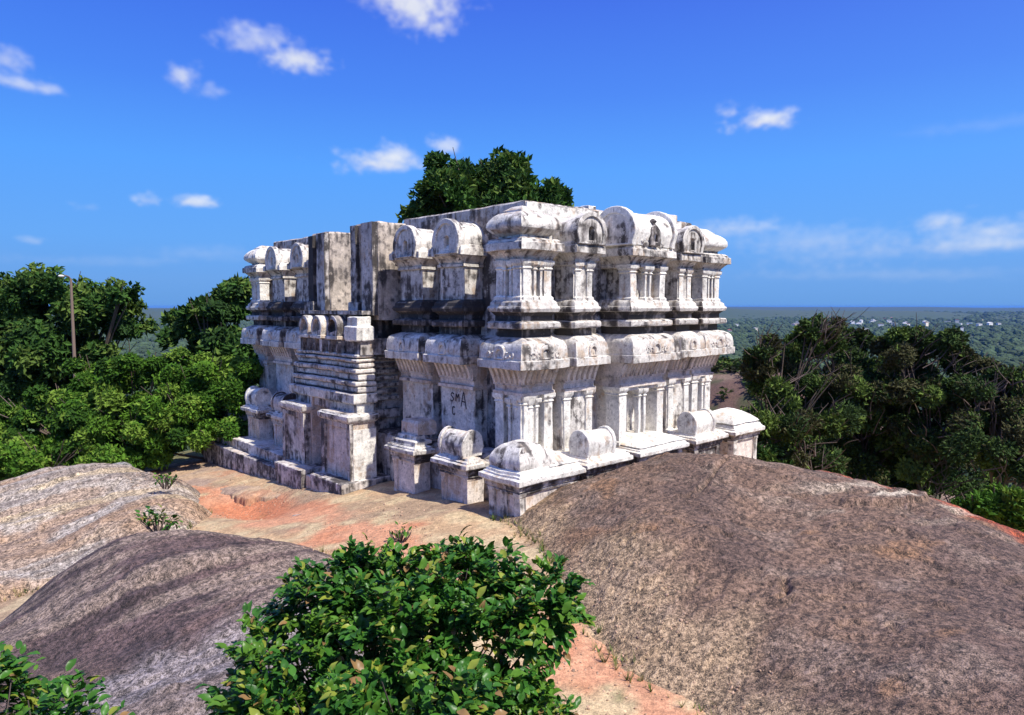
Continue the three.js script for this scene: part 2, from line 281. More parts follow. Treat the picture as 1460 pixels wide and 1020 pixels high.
// a horseshoe gable whose barrel roof runs back into the core; front at n, base at y
function gableRoof(g, face, s, n, y, w, h, depth, k, hole = 0.34) {
  const T = toward(face), body = extrude(horseshoe(w * 0.9, h * 0.93), depth, 5).translate(s, y, n - depth - 0.11);
  add(g, 'barrel_roof', finish(T(body), 0.012), k.roof);
  const front = extrude(horseshoe(w, h), 0.1, 1, archHole(w * 0.17, h * hole, h * 0.12)).translate(s, y, n - 0.1);
  add(g, 'gable_front', finish(T(front), 0.009), k.gable);
  const ring = horseshoe(w * 0.74, h * 0.8).map((p) => p.clone().add(new THREE.Vector2(0, h * 0.05)));
  add(g, 'gable_rim', finish(T(extrude(horseshoe(w * 1.0, h * 1.0), 0.03, 1, ring.reverse()).translate(s, y, n + 0.002)), 0.006), k.gable);
  add(g, 'gable_niche', finish(T(block(s - w * 0.1, s + w * 0.1, y + h * 0.1, y + h * (0.14 + hole), n - 0.115, n - 0.108, 0.001)), 0), M.grey);
}
const WEATHERED = { wall: M.stained, frieze: M.ochre, cornice: M.stained, neck: M.algaeShade, slab: M.stained, mould: M.stained, uwall: M.stained, band: M.stained, eave: M.stained, pil: M.white, upil: M.white, petal: M.ochre, dome: M.stained, roof: M.stained, gable: M.stained };

// core of the tower with its broken gateway
{
  const g = part(temple, 'core', 'plain plastered core walls rising behind the roofs');
  add(g, 'core_wall', finish(stack(0.75, 6.1, -4.6, -0.7, [[-0.6, 0], [5.5, 0], [5.53, 0.03]], 0.3), 0.02), M.grey);
  add(g, 'core_wall', finish(stack(0.76, 6.1, -11.5, -7.7, [[-0.6, 0], [5.46, 0], [5.49, 0.03]], 0.3), 0.02), M.grey);
  add(g, 'core_wall', finish(stack(2.6, 6.08, -7.75, -4.55, [[-0.6, 0], [5.2, 0]], 0.3), 0.02), M.bare);
  add(g, 'core_facing', finish(stack(0.76, 5.6, -0.72, -0.66, [[4.5, 0], [5.49, 0]], 0.3), 0.012), M.white);
  add(g, 'parapet_block', finish(block(2.5, 2.72, 5.5, 5.6, -0.95, -0.72)), M.white);
  add(g, 'parapet_block', finish(block(4.9, 5.55, 5.5, 5.66, -1.2, -0.74)), M.ochre);
}
// corner pavilions
const CORNER = { ...WEATHERED, columns: true };
{
  const g = bay('corner_pavilion', 'corner pavilion between the sunlit and shaded faces', [0, 1.22, -1.17, 0], [['z', 0, 1.22, 0, 1, 0.7], ['x', -1.17, 0, 0, 0.7, 1]], { ...CORNER, sides: [1, 0.7, 0.7, 1] });
  squareDome(g, 0, 1.22, -1.17, 0, CORNER);
  const h = bay('corner_pavilion', 'corner pavilion at the far end of the sunlit face', [5.67, 6.89, -1.17, 0], [['z', 5.67, 6.89, 0, 0.7, 1]], { ...CORNER, dome: M.white, sides: [0.7, 1, 0, 1] });
  squareDome(h, 5.55, 6.77, -1.17, 0, { ...CORNER, dome: M.white });
  const f = bay('corner_pavilion', 'corner pavilion beyond the gateway on the shaded face', [0, 1.22, -12.27, -11.15], [['x', -12.27, -11.15, 0, 1, 0.7]], { ...WEATHERED, columns: true, sides: [1, 0, 1, 0.7] });
  squareDome(f, 0.02, 1.2, -12.25, -11.2, { ...WEATHERED, dome: M.white });
}
// bays of the sunlit face
for (const [s0, s1, where] of [[1.32, 2.26, 'beside the near corner pavilion'], [4.62, 5.55, 'beside the far corner pavilion']]) {
  const g = bay('gabled_bay', 'gabled bay of the sunlit face ' + where, [s0, s1, -1.3, 0.08], [['z', s0, s1, 0.08]], WEATHERED);
  gableRoof(g, 'z', (s0 + s1) / 2, -0.02, 4.74, 0.84, 0.6, 0.8, { roof: M.stained, gable: M.stained }, 0.42);
}
{ // the wide central bay with its barrel roof
  const k = { ...WEATHERED, columns: true }, g = bay('central_bay', 'wide central bay of the sunlit face under a barrel roof', [2.68, 4.25, -1.3, 0.3], [['z', 2.68, 4.25, 0.3]], k);
  const barrel = (len, w, h) => extrude(horseshoe(w, h, 22), len, Math.round(len / 0.14)).rotateY(Math.PI / 2);
  add(g, 'barrel_roof', finish(barrel(1.22, 0.96, 0.68).translate(2.84, 4.79, -0.26), 0.014), M.white);
  for (const x of [2.74, 4.02]) {
    const ring = horseshoe(0.8, 0.6, 18).map((p) => p.clone().add(new THREE.Vector2(0, 0.04))).reverse();
    add(g, 'gable_rim', finish(extrude(horseshoe(1.08, 0.78, 22), 0.09, 1, ring).rotateY(Math.PI / 2).translate(x, 4.78, -0.26)), M.white);
    add(g, 'gable_front', finish(extrude(horseshoe(0.86, 0.66, 18), 0.06, 1).rotateY(Math.PI / 2).translate(x + 0.02, 4.79, -0.26)), M.stained);
  }
  // carved crest on the front of the barrel
  add(g, 'carved_crest', finish(extrude(horseshoe(0.34, 0.42), 0.1, 1, archHole(0.1, 0.16, 0.08)).translate(3.42, 4.79, 0.13), 0.02), M.grey);
  add(g, 'crest_finial', finish(stack(3.37, 3.47, 0.1, 0.22, [[5.18, 0.0], [5.24, 0.02], [5.28, -0.005], [5.33, 0.04]], 0.05), 0.01), M.grey);
  for (let i = 0; i < 9; i++) add(g, 'crest_scroll', finish(new THREE.IcosahedronGeometry(0.055, 1).scale(1, 1.1, 0.7).translate(3.42 + (i - 4) * 0.085, 4.83 + 0.05 * Math.cos(i * 2.2), 0.15), 0.02), M.stained);
}
{ // set-back strips of wall between the bays of the sunlit face
  for (const [a, b] of [[1.1, 1.45], [2.14, 2.9], [4.1, 4.8], [5.4, 5.8]]) recess('z', a, b + 0.1, -0.36, { ...WEATHERED, wall: M.ochre, uwall: M.algaeShade });  // deep shade joins the algal black in the upper wall colour
}
// bays of the shaded face
const leftBays = [[-2.9, -1.72, 'next to the near corner pavilion', 0.02], [-4.36, -3.12, 'next to the gateway on the near side', 0.04], [-10.8, -9.6, 'next to the far corner pavilion', 0], [-9.3, -8.05, 'next to the gateway on the far side', 0.02]];
leftBays.forEach(([s0, s1, where, back], i) => {
  const near = i < 2, k = { ...WEATHERED, turn: 'x', plain: true, slab: M.algaeShade, mould: M.algaeShade, pil: M.ochre };
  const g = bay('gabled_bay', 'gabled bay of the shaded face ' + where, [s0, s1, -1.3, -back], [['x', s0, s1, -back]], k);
  const c = (s0 + s1) / 2 + 0.08;
  gableRoof(g, 'x', c, -0.1 - back, 4.6, near ? 0.86 : 0.74, near ? 0.68 : 0.64, 0.72, { roof: M.stained, gable: M.stained }, 0.4);
});
{ // set-back strips of the shaded face, upper wall holds algal black plus painted shade
  for (const [a, b] of [[-1.9, -1.0], [-3.3, -2.7], [-4.75, -4.2], [-11.4, -10.6], [-9.8, -9.1], [-8.2, -7.6]]) recess('x', a, b, -0.5, { ...WEATHERED, wall: M.ochre, uwall: M.algaeShade });
}
// gateway: flanking panels, corbelled courses, a row of little arches, two broken wall stubs
{
  const g = part(temple, 'gateway', 'projecting gateway bay with corbelled courses and broken wall stubs');
  const A = (name, geo, m, amp = 0.012) => add(g, name, finish(geo, amp), m);
  for (const [z0, z1, back] of [[-7.72, -6.56, -0.14], [-5.7, -4.44, -0.14]]) {
    A('door_panel', stack(-0.75, back, z0, z1, [[-0.2, 0.03], [1.12, 0.03]], 0.2), z1 > -5 ? M.ochre : M.grey);
    for (const z of [z0 + 0.07, z1 - 0.07]) A('panel_stile', block(-0.79, -0.7, -0.12, 1.12, z - 0.07, z + 0.07), M.grey);
    A('panel_rail', block(-0.785, -0.7, 1.0, 1.12, z0 + 0.14, z1 - 0.14), M.grey);
    A('panel_cap', stack(-0.86, back + 0.04, z0 - 0.05, z1 + 0.05, [[1.12, 0.06], [1.16, 0.02], [1.2, 0], [1.27, 0], [1.285, 0.03], [1.31, 0.05]], 0.2), M.stained);
  }
  A('panel_lit_side', stack(-0.72, -0.16, -4.47, -4.425, [[-0.12, 0], [0.98, 0]], 0.2), M.white);  // white sheet: sunlight on the side face put into its colour
  A('gateway_core', stack(-0.16, 0.9, -7.4, -4.92, [[-0.3, 0], [3.42, 0]], 0.25), M.grey);
  for (let i = 0; i < 7; i++) A('recess_course', block(-0.12, 0.7, 1.5 + i * 0.15, 1.59 + i * 0.15, -4.97, -4.84 - (i % 2) * 0.03), M.stained);
  A('recess_course', block(-0.12, 0.7, 1.1, 1.3, -4.97, -4.8), M.grey);
  A('door_reveal', stack(-0.6, -0.12, -6.58, -6.52, [[-0.2, 0], [1.5, 0]], 0.25), M.ochre);
  A('passage_wall', stack(0.55, 2.7, -6.5, -5.7, [[-0.2, 0], [1.6, 0]], 0.3), M.bare);
  A('neck', stack(-0.55, -0.08, -7.5, -4.62, [[1.3, 0.02], [1.52, 0.02]], 0.25), M.grey);
  const steps = [[1.5, 1.72, -0.62, 0.1, 0], [1.74, 1.86, -0.5, 0.16, 1], [1.88, 1.98, -0.56, 0.16, 0], [2.0, 2.13, -0.46, 0.22, 1], [2.15, 2.25, -0.53, 0.2, 0], [2.27, 2.37, -0.43, 0.27, 1], [2.39, 2.46, -0.5, 0.24, 0], [2.49, 2.56, -0.47, 0.3, 0]];
  steps.forEach(([y0, y1, x, trim, dark]) => {
    const z0 = -7.75 + trim * 0.9, z1 = -4.5 - trim * 0.5, cut = lerp(z0, z1, 0.58);
    for (const [a, b] of [[z0, cut - 0.012], [cut + 0.012, z1]]) A('corbel_course', stack(x, -0.04, a, b, [[y0, 0.025], [y0 + 0.03, 0], [y1 - 0.02, 0], [y1, 0.02]], 0.2), M.stained);
    A('course_core', stack(x + 0.1, -0.06, z0 + 0.1, z1 - 0.1, [[y0 - 0.02, 0], [y1 + 0.03, 0]], 0.4), M.algaeShade);
  });
  A('corbel_lit_side', stack(-0.52, -0.1, -4.66, -4.61, [[1.3, 0], [1.52, 0]], 0.2), M.white);  // paler sheet paints the sunlit end of the neck
  // little arches standing on the courses
  A('arcade_wall', stack(-0.28, 0.9, -7.3, -4.9, [[2.55, 0], [3.45, 0]], 0.25), M.algaeShade);
  for (const [z, w, m] of [[-7.0, 0.5, M.stained], [-6.38, 0.52, M.stained], [-5.62, 0.56, M.grey]]) {
    for (const o of [-0.17, 0.17]) A('arch_post', block(-0.5, -0.28, 2.56, 2.9, z + o - 0.06, z + o + 0.06), M.grey);
    A('arch_sill', block(-0.55, -0.28, 2.86, 2.94, z - w / 2, z + w / 2), M.stained);
    const ring = horseshoe(w * 0.66, 0.36).map((p) => p.clone().add(new THREE.Vector2(0, 0.012))).reverse();
    A('small_arch', extrude(horseshoe(w, 0.46), 0.3, 1, ring).rotateY(-Math.PI / 2).translate(-0.22, 2.93, z), m, 0.01);
  }
  A('arcade_block', stack(-0.52, -0.1, -5.05, -4.55, [[2.85, 0.02], [2.88, 0], [3.15, 0], [3.17, 0.03], [3.19, 0.05], [3.36, 0.05], [3.38, 0.08]], 0.15), M.white, 0.02);
  A('arcade_block', stack(-0.4, 0.3, -5.25, -4.62, [[2.55, 0], [2.9, 0]], 0.2), M.grey);
  A('ledge', stack(-0.35, 0.9, -7.55, -4.6, [[3.42, 0], [3.5, 0]], 0.25), M.grey);
  // broken stubs of the passage walls
  A('wall_stub', stack(0.0, 0.9, -5.5, -4.5, [[3.3, 0], [5.38, 0], [5.42, 0.03]], 0.16), M.bare, 0.02);
  A('stub_pilaster', stack(-0.1, 0.05, -5.5, -5.28, [[3.4, 0], [5.38, 0]], 0.16), M.grey, 0.012);
  A('stub_pilaster', stack(-0.13, 0.04, -4.98, -4.53, [[3.4, 0], [5.4, 0]], 0.16), M.grey, 0.012);
  A('wall_stub', stack(0.1, 2.4, -7.77, -6.85, [[3.3, 0], [5.36, 0], [5.4, 0.03]], 0.16), M.bare, 0.02);
  A('stub_pilaster', stack(0.0, 0.14, -7.75, -7.5, [[3.4, 0], [5.33, 0]], 0.16), M.algaeShade, 0.012);
  A('stub_pilaster', stack(-0.02, 0.13, -7.28, -6.88, [[3.4, 0], [5.36, 0]], 0.16), M.grey, 0.012);
  A('stub_base', block(-0.12, 0.3, 3.4, 3.72, -7.78, -7.3), M.grey);
  A('stub_base', block(-0.12, 0.3, 3.4, 3.7, -5.6, -5.2), M.grey);
  A('broken_lintel', block(0.5, 0.75, 4.72, 4.84, -4.5, -4.3, 0.03), M.bare, 0.03);
  // plinth under gateway and far wing
  const plinth = (x0, z0, z1, y0, y1, m) => { const n = Math.max(1, Math.round((z1 - z0) / 1.25)); for (let i = 0; i < n; i++) A('plinth_block', block(x0, 0.6, y0, y1, lerp(z0, z1, i / n) + 0.006, lerp(z0, z1, (i + 1) / n) - 0.006, 0.018), m, 0.015); };
  plinth(-1.0, -12.75, -7.45, -1.1, -0.33, M.grey);
  plinth(-0.8, -12.5, -7.6, -0.5, -0.06, M.stained);
  plinth(-1.12, -7.45, -6.05, -0.62, -0.1, M.grey);
  plinth(-1.02, -6.04, -5.7, -0.62, -0.2, M.ochre);
  plinth(-1.08, -5.69, -4.3, -0.66, -0.1, M.grey);
}
// miniature shrines along the foot of the walls
function shrine(face, s0, s1, n, roof, k = {}) {
  const g = part(temple, 'miniature_shrine', k.label), T = toward(face), A = (name, geo, m, amp = 0.01) => add(g, name, finish(T(geo), amp), m), w = s1 - s0, c = (s0 + s1) / 2, back = face === 'x' ? n - 0.52 : -0.6, foot = k.foot ?? -0.4;
  const pier = k.pier ?? M.ochre, slab = k.slab ?? M.stained, top = k.top ?? M.stained;
  A('pier', stack(s0 + 0.17, s1 - 0.17, back, n - 0.17, [[foot, 0], [0.6, 0]], 0.18), pier);
  for (const s of [s0 + 0.22, s1 - 0.22]) A('pier_pilaster', stack(s - 0.06, s + 0.06, n - 0.3, n - 0.135, [[foot, 0], [0.45, 0], [0.47, -0.012], [0.52, -0.012]], 0.15), pier);
  A('pier_cornice', stack(s0 + 0.1, s1 - 0.1, back, n - 0.1, [[0.5, 0.04], [0.53, 0.02], [0.56, 0.03], [0.58, 0.0], [0.64, 0], [0.71, -0.05]], 0.16), k.band ?? M.grey);
  A('roof_slab', stack(s0, s1, back, n, [[0.69, 0.05], [0.695, 0.01], [0.71, 0], [0.77, 0], [0.785, 0.02], [0.79, 0.045], [0.815, 0.05], [0.83, 0.07], [0.835, 0.1], [0.87, 0.115], [0.885, 0.16]], 0.14), slab, 0.014);
  if (roof === 'barrel') {
    const bl = w * (face === 'x' ? 0.56 : 0.5), off = face === 'x' ? -0.06 : -0.14; A('barrel_roof', extrude(horseshoe(0.46, 0.44, 16), bl, 5).rotateY(Math.PI / 2).translate(c + off - bl / 2, 0.88, n - 0.33), top, 0.016);
    for (const s of [c + off - bl / 2 - 0.05, c + off + bl / 2 - 0.01]) A('gable_end', extrude(horseshoe(0.52, 0.49, 16), 0.06, 1).rotateY(Math.PI / 2).translate(s, 0.87, n - 0.33), top, 0.01);
  } else if (roof === 'steps') {
    A('roof_step', stack(s0 + 0.12, s1 - 0.12, back, n - 0.12, [[0.87, 0.0], [0.93, 0], [0.95, 0.05], [0.955, 0.09], [1.02, 0.1], [1.04, 0.14]], 0.14), slab, 0.014);
    A('roof_block', stack(c - w * 0.27, c + w * 0.27, n - 0.75, n - 0.28, [[1.02, 0], [1.27, 0.01], [1.32, 0.05]], 0.12), M.ochre, 0.02);
  } else if (roof === 'dome') {
    A('dome', stack(c - w * 0.36, c + w * 0.36, n - 0.78, n - 0.1, [[0.87, 0.02], [0.95, 0], [1.07, 0.025], [1.18, 0.08], [1.27, 0.16], [1.33, 0.26]], 0.1), top, 0.014);
  } else if (roof === 'slope') A('roof_slope', stack(s0 + 0.05, s1 - 0.05, back - 0.3, n - 0.05, [[0.86, 0.02], [0.92, 0.12], [0.98, 0.3], [1.02, 0.46]], 0.14), top, 0.014);
  return g;
}
shrine('x', -1.95, -0.86, 0.5, 'barrel', { label: 'miniature shrine with barrel roof' });
shrine('x', -3.6, -2.52, 0.5, 'steps', { label: 'miniature shrine with stepped roof' });
shrine('x', -12.55, -11.55, 0.52, 'dome', { foot: -0.07, top: M.white });
shrine('x', -11.0, -9.95, 0.52, 'barrel', { foot: -0.07, top: M.white });
shrine('x', -9.35, -8.3, 0.5, 'barrel', { foot: -0.07, top: M.grey });
shrine('z', 1.15, 2.46, 0.5, 'barrel', { slab: M.white, top: M.white, pier: M.grey });
shrine('z', 2.66, 4.28, 0.52, 'slope', { slab: M.white, top: M.white, pier: M.grey });
shrine('z', 4.58, 5.86, 0.5, 'barrel', { slab: M.white, top: M.white, pier: M.grey });
{ // shrines under the corners turn both faces
  for (const [x0, x1, z0, z1, dx, m] of [[-0.58, 1.03, -0.45, 0.58, 0, M.white], [6.12, 7.42, -0.6, 0.52, 1, M.white]]) {
    const g = part(temple, 'miniature_shrine', dx ? null : 'low domed shrine under the near corner'), A = (name, geo, mm, amp = 0.012) => add(g, name, finish(geo, amp), mm);
    A('pier', stack(x0 + 0.15, x1 - 0.15, z0 + 0.15, z1 - 0.15, [[-0.6, 0], [0.6, 0]], 0.18), M.ochre);
    for (const [px, pz] of [[x0 + 0.19, z1 - 0.19], [x0 + 0.19, z0 + 0.21], [x0 + 0.19, (z0 + z1) / 2], [x1 - 0.2, z1 - 0.19]]) A('pier_pilaster', stack(px - 0.08, px + 0.06, pz - 0.06, pz + 0.08, [[-0.6, 0], [0.47, 0], [0.49, -0.012], [0.54, -0.012]], 0.15), M.stained);
    A('pier_cornice', stack(x0 + 0.08, x1 - 0.08, z0 + 0.08, z1 - 0.08, [[0.5, 0.04], [0.54, 0.02], [0.56, 0.035], [0.58, 0], [0.63, 0], [0.7, -0.05]], 0.16), M.grey);
    A('roof_slab', stack(x0, x1, z0, z1, [[0.68, 0.05], [0.685, 0.01], [0.7, 0], [0.77, 0], [0.785, 0.03], [0.79, 0.05], [0.82, 0.055], [0.83, 0.08], [0.87, 0.09], [0.885, 0.13], [0.93, 0.17]], 0.13), m, 0.016);
    if (!dx) { A('dome', stack(-0.44, 0.3, -0.3, 0.44, [[0.9, 0.0], [0.98, -0.02], [1.07, 0], [1.17, 0.06], [1.26, 0.14], [1.32, 0.25]], 0.09), M.stained, 0.016); A('roof_slope', stack(0.2, 0.96, -0.6, 0.5, [[0.9, 0.02], [0.98, 0.14], [1.06, 0.27]], 0.12), M.white, 0.016); }
    else A('dome', stack(6.2, 7.3, -0.6, 0.42, [[0.92, 0.0], [0.97, 0.03], [1.06, 0.14], [1.14, 0.28], [1.19, 0.42]], 0.1), M.white, 0.016);
  }
}
{ // foot of the wall behind the shrines
  const g = part(temple, 'wall_base');
  add(g, 'base_course', finish(stack(0.12, 6.8, -11.9, -0.12, [[-0.8, 0], [0.7, 0], [0.78, 0.05], [0.84, 0.12]], 0.4), 0.014), M.grey);
  // scratched writing on the plaster of the shaded wall
  const strokes = { S: [[[0.9, 0.9], [0.4, 1], [0.1, 0.75], [0.5, 0.5], [0.8, 0.3], [0.4, 0], [0.05, 0.1]]], M: [[[0, 0], [0.1, 1], [0.45, 0.45], [0.8, 1], [0.9, 0]]], A: [[[0, 0], [0.45, 1.25], [0.9, -0.15]], [[0.2, 0.45], [0.75, 0.4]]], J: [[[0.8, 0.95], [0.3, 1], [0.15, 0.6], [0.25, 0.1], [0.7, 0.05], [0.85, 0.25]]], n: [[[0, 0], [0.3, 0.8], [0.6, 0.2], [1.1, 0.6], [1.7, 0.1], [2.4, 0.5]]] };
  const write = (c, z, y, h) => { const bits = []; for (const line of strokes[c]) bits.push(new THREE.TubeGeometry(new THREE.CatmullRomCurve3(line.map(([u, v]) => new THREE.Vector3(0, y + v * h, z + u * h * 0.75)), false, 'catmullrom', 0.2), 24, 0.013, 4).scale(0.3, 1, 1).translate(0.43, 0, 0)); add(g, 'painted_letter', mergeGeometries(bits), M.ink); };
  write('S', -2.54, 1.7, 0.17); write('M', -2.37, 1.71, 0.16); write('A', -2.2, 1.62, 0.24); write('J', -2.5, 1.43, 0.16);
}

// place by sighting: [across, down] in the photograph and a distance give the point of the world that stands there
const there = (px, py, depth) => [(px - 730) / 1010 * depth, CAMERA_HEIGHT - (py - 437) / 1010 * depth, -depth];
// ───────────────────────── the hilltop: soil and granite ─────────────────────────
const tempted = (x, z) => { const dx = x - 0.153, dz = z + 12, c = Math.cos(temple.rotation.y), s = Math.sin(temple.rotation.y); return [dx * c - dz * s, dx * s + dz * c]; }; // world to temple frame
const bump = (x, z, cx, cz, rx, rz) => Math.exp(-(((x - cx) / rx) ** 2 + ((z - cz) / rz) ** 2));
function groundHeight(x, z) {
  const left = Math.max(0, -x - 0.6), s = left * left / (left + 1.5);
  let y = -0.155 * s;
  const [tx, tz] = tempted(x, z);
  y += 0.08 * bump(x, z, 0.2, -11, 2, 2);
  y -= 0.42 * bump(tx, tz, -2.15, -6.4, 0.7, 1.7);                       // washed-out hollow before the gateway
  y += 0.05 * fbm(x * 0.9, 3.3, z * 0.9, 4) + 0.016 * fbm(x * 5, 1.1, z * 5, 3);
  const e = Math.max(0, x - 4.6); y -= 0.4 * e * e / (e + 1);
  const r = Math.hypot((x + 2) / 1.15, z + 11), d = Math.max(0, r - 14.5);
  y -= d * d / (d + 26) * 0.62;                                              // the hill falls away
  return y;
}
function sheet(x0, x1, z0, z1, step, height, paint, keep, tile = 2.2) {
  const nx = Math.round((x1 - x0) / step), nz = Math.round((z1 - z0) / step), pos = new Float32Array((nx + 1) * (nz + 1) * 3), col = new Float32Array(pos.length), uv = new Float32Array((nx + 1) * (nz + 1) * 2), ok = new Uint8Array((nx + 1) * (nz + 1)), c = [0, 0, 0];
  for (let j = 0, i = 0; j <= nz; j++) for (let k = 0; k <= nx; k++, i++) {
    const x = lerp(x0, x1, k / nx), z = lerp(z0, z1, j / nz), y = height(x, z);
    pos.set([x, y, z], i * 3); uv.set([x / tile, z / tile], i * 2); c[0] = c[1] = c[2] = 0.3; paint(x, y, z, c); col.set(c, i * 3); ok[i] = keep ? +keep(x, y, z) : 1;
  }
  const index = [];
  for (let j = 0; j < nz; j++) for (let k = 0; k < nx; k++) { const a = j * (nx + 1) + k, b = a + 1, d = a + nx + 1, e = d + 1; if (ok[a] | ok[b] | ok[d] | ok[e]) index.push(a, d, b, b, d, e); }
  const g = new THREE.BufferGeometry(); g.setAttribute('position', new THREE.BufferAttribute(pos, 3)); g.setAttribute('color', new THREE.BufferAttribute(col, 3)); g.setAttribute('uv', new THREE.BufferAttribute(uv, 2)); g.setIndex(index); g.computeVertexNormals();
  return g;
}
const toMix = (c, r, g, b, t) => { c[0] = lerp(c[0], r, t); c[1] = lerp(c[1], g, t); c[2] = lerp(c[2], b, t); };
// crystals of weathered granite: light and dark flecks
const graniteMap = dataTexture(NT, (i, c) => {
  const f = 0.5 * grit[i] + 0.5 * fine[i]; let v = 182 + 380 * (f - 0.5) + 90 * (mid[i] - 0.5);
  v += 45 * sstep(0.54, 0.62, 0.4 * grit[(i + 70707) % (NT * NT)] + 0.6 * fine[(i + 70707) % (NT * NT)]) - 70 * sstep(0.53, 0.66, 0.65 * grit[(i + 505050) % (NT * NT)] + 0.35 * fine[(i + 505050) % (NT * NT)]);
  c[0] = v * 1.02; c[1] = v; c[2] = v * 0.97;
});
const soilMap = dataTexture(NT, (i, c) => { const v = 205 + 70 * (fine[i] - 0.5) + 90 * (grit[i] - 0.5) + 50 * (mid[i] - 0.5); c[0] = v; c[1] = v * 0.99; c[2] = v * 0.98; });
const graniteBump = dataTexture(NT, (i, c) => { const v = 255 * clamp(0.2 * mid[i] + 0.4 * fine[i] + 0.4 * grit[i]); c[0] = c[1] = c[2] = v; }, false);
const granite = new THREE.MeshStandardMaterial({ map: graniteMap, bumpMap: graniteBump, bumpScale: 0.03, vertexColors: true, roughness: 0.92 });
const soil = new THREE.MeshStandardMaterial({ map: soilMap, bumpMap: graniteBump, bumpScale: 0.015, vertexColors: true, roughness: 1 });
const pathDistance = (() => { // the trodden red path: from behind the far rock, along the hollow, past the bush to the front
  const pts = [[-9.6, -19.8], [-8.5, -18.0], [-6.8, -15.8], [-4.9, -14.2], [-3.2, -12.3], [-1.9, -10.7], [-0.8, -9.6], [0.05, -8.4], [0.6, -7.1], [1.25, -6.1], [1.9, -4.6], [2.4, -2]];
  return (x, z) => { let best = 99; for (let i = 0; i < pts.length - 1; i++) { const [ax, az] = pts[i], [bx, bz] = pts[i + 1], dx = bx - ax, dz = bz - az, t = clamp(((x - ax) * dx + (z - az) * dz) / (dx * dx + dz * dz)); best = Math.min(best, Math.hypot(x - ax - dx * t, z - az - dz * t)); } return best; };
})();
structure('ground', sheet(-22, 16, -34, 2, 0.1, groundHeight, (x, y, z, c) => {
  const n = fbm(x * 0.8, 7, z * 0.8, 4), n2 = fbm(x * 3.1, 2, z * 3.1, 4), [tx, tz] = tempted(x, z);
  toMix(c, 0.68, 0.46, 0.26, 1); toMix(c, 0.5, 0.35, 0.22, sstep(0, 0.25, n)); toMix(c, 0.8, 0.64, 0.38, sstep(0.02, 0.25, n2) * 0.7);
  const d = pathDistance(x, z) + n * 0.9 + n2 * 0.8 + 0.3 * sstep(-13.2, -11, z); toMix(c, 0.82, 0.4, 0.23, sstep(0.75, 0.3, d) * 0.9); toMix(c, 0.66, 0.24, 0.11, sstep(0.08, 0.3, fbm(x * 1.9, 6, z * 1.9, 3)) * 0.5 * sstep(0.75, 0.35, d));
  const hollow = bump(tx, tz, -2.2, -6.4, 0.9, 2.0) + n * 0.3; toMix(c, 0.74, 0.28, 0.135, sstep(0.4, 0.75, hollow));
  const green = sstep(0, 0.2, n2 + 0.1 + Math.max(0, Math.hypot((x + 2) / 1.15, z + 11) - 11.5) * 0.5 - 0.6); toMix(c, 0.16, 0.18, 0.055, green * 0.85);
}), soil, 'tan rock and orange soil ground around the temple');

// each granite mass is a sheet over its own rise; it ends where it dips below the soil
const rockNoise = (x, z, k) => 0.07 * fbm(x * 0.55 + k, 1.7, z * 0.55, 4) + 0.022 * fbm(x * 2.6 + k, 4.1, z * 2.6, 4) + 0.012 * fbm(x * 9 + k, 2.2, z * 9, 3);
// granite peels in sheets: low steps with ragged edges
const sheets = (x, z, k, h = 0.05) => { const n = fbm(x * 0.42 + k, 31, z * 0.42, 5) + 0.05 * noise3(x * 7, k, z * 7); return h * (sstep(0.02, 0.045, n) + sstep(0.2, 0.225, n) + sstep(-0.17, -0.145, n)) + 0.5 * h * sstep(0.1, 0.12, fbm(x * 1.3 + k, 17, z * 1.3, 4)); };
function rock(name, label, [x0, x1, z0, z1], height, paint, step = 0.05) { return structure(name, sheet(x0, x1, z0, z1, step, height, paint, (x, y, z) => y > groundHeight(x, z) - 0.12, 1.7), granite, label); }
// a smooth surface through given points [x, y, z] (thin-plate spline)
function spline(points) {
  const n = points.length, N = n + 3, A = Array.from({ length: N }, () => new Float64Array(N + 1)), U = (r2) => r2 > 1e-9 ? r2 * Math.log(r2) : 0;
  for (let i = 0; i < n; i++) { for (let j = 0; j < n; j++) A[i][j] = U((points[i][0] - points[j][0]) ** 2 + (points[i][2] - points[j][2]) ** 2) + (i === j ? 0.02 : 0); A[i][n] = A[n][i] = 1; A[i][n + 1] = A[n + 1][i] = points[i][0]; A[i][n + 2] = A[n + 2][i] = points[i][2]; A[i][N] = points[i][1]; }
  for (let k = 0; k < N; k++) { let p = k; for (let i = k + 1; i < N; i++) if (Math.abs(A[i][k]) > Math.abs(A[p][k])) p = i; [A[k], A[p]] = [A[p], A[k]]; for (let i = 0; i < N; i++) if (i !== k) { const f = A[i][k] / A[k][k]; if (f) for (let j = k; j <= N; j++) A[i][j] -= f * A[k][j]; } }
  const w = A.map((row, k) => row[N] / row[k]);
  return (x, z) => { let y = w[n] + w[n + 1] * x + w[n + 2] * z; for (let i = 0; i < n; i++) y += w[i] * U((x - points[i][0]) ** 2 + (z - points[i][2]) ** 2); return y; };
}
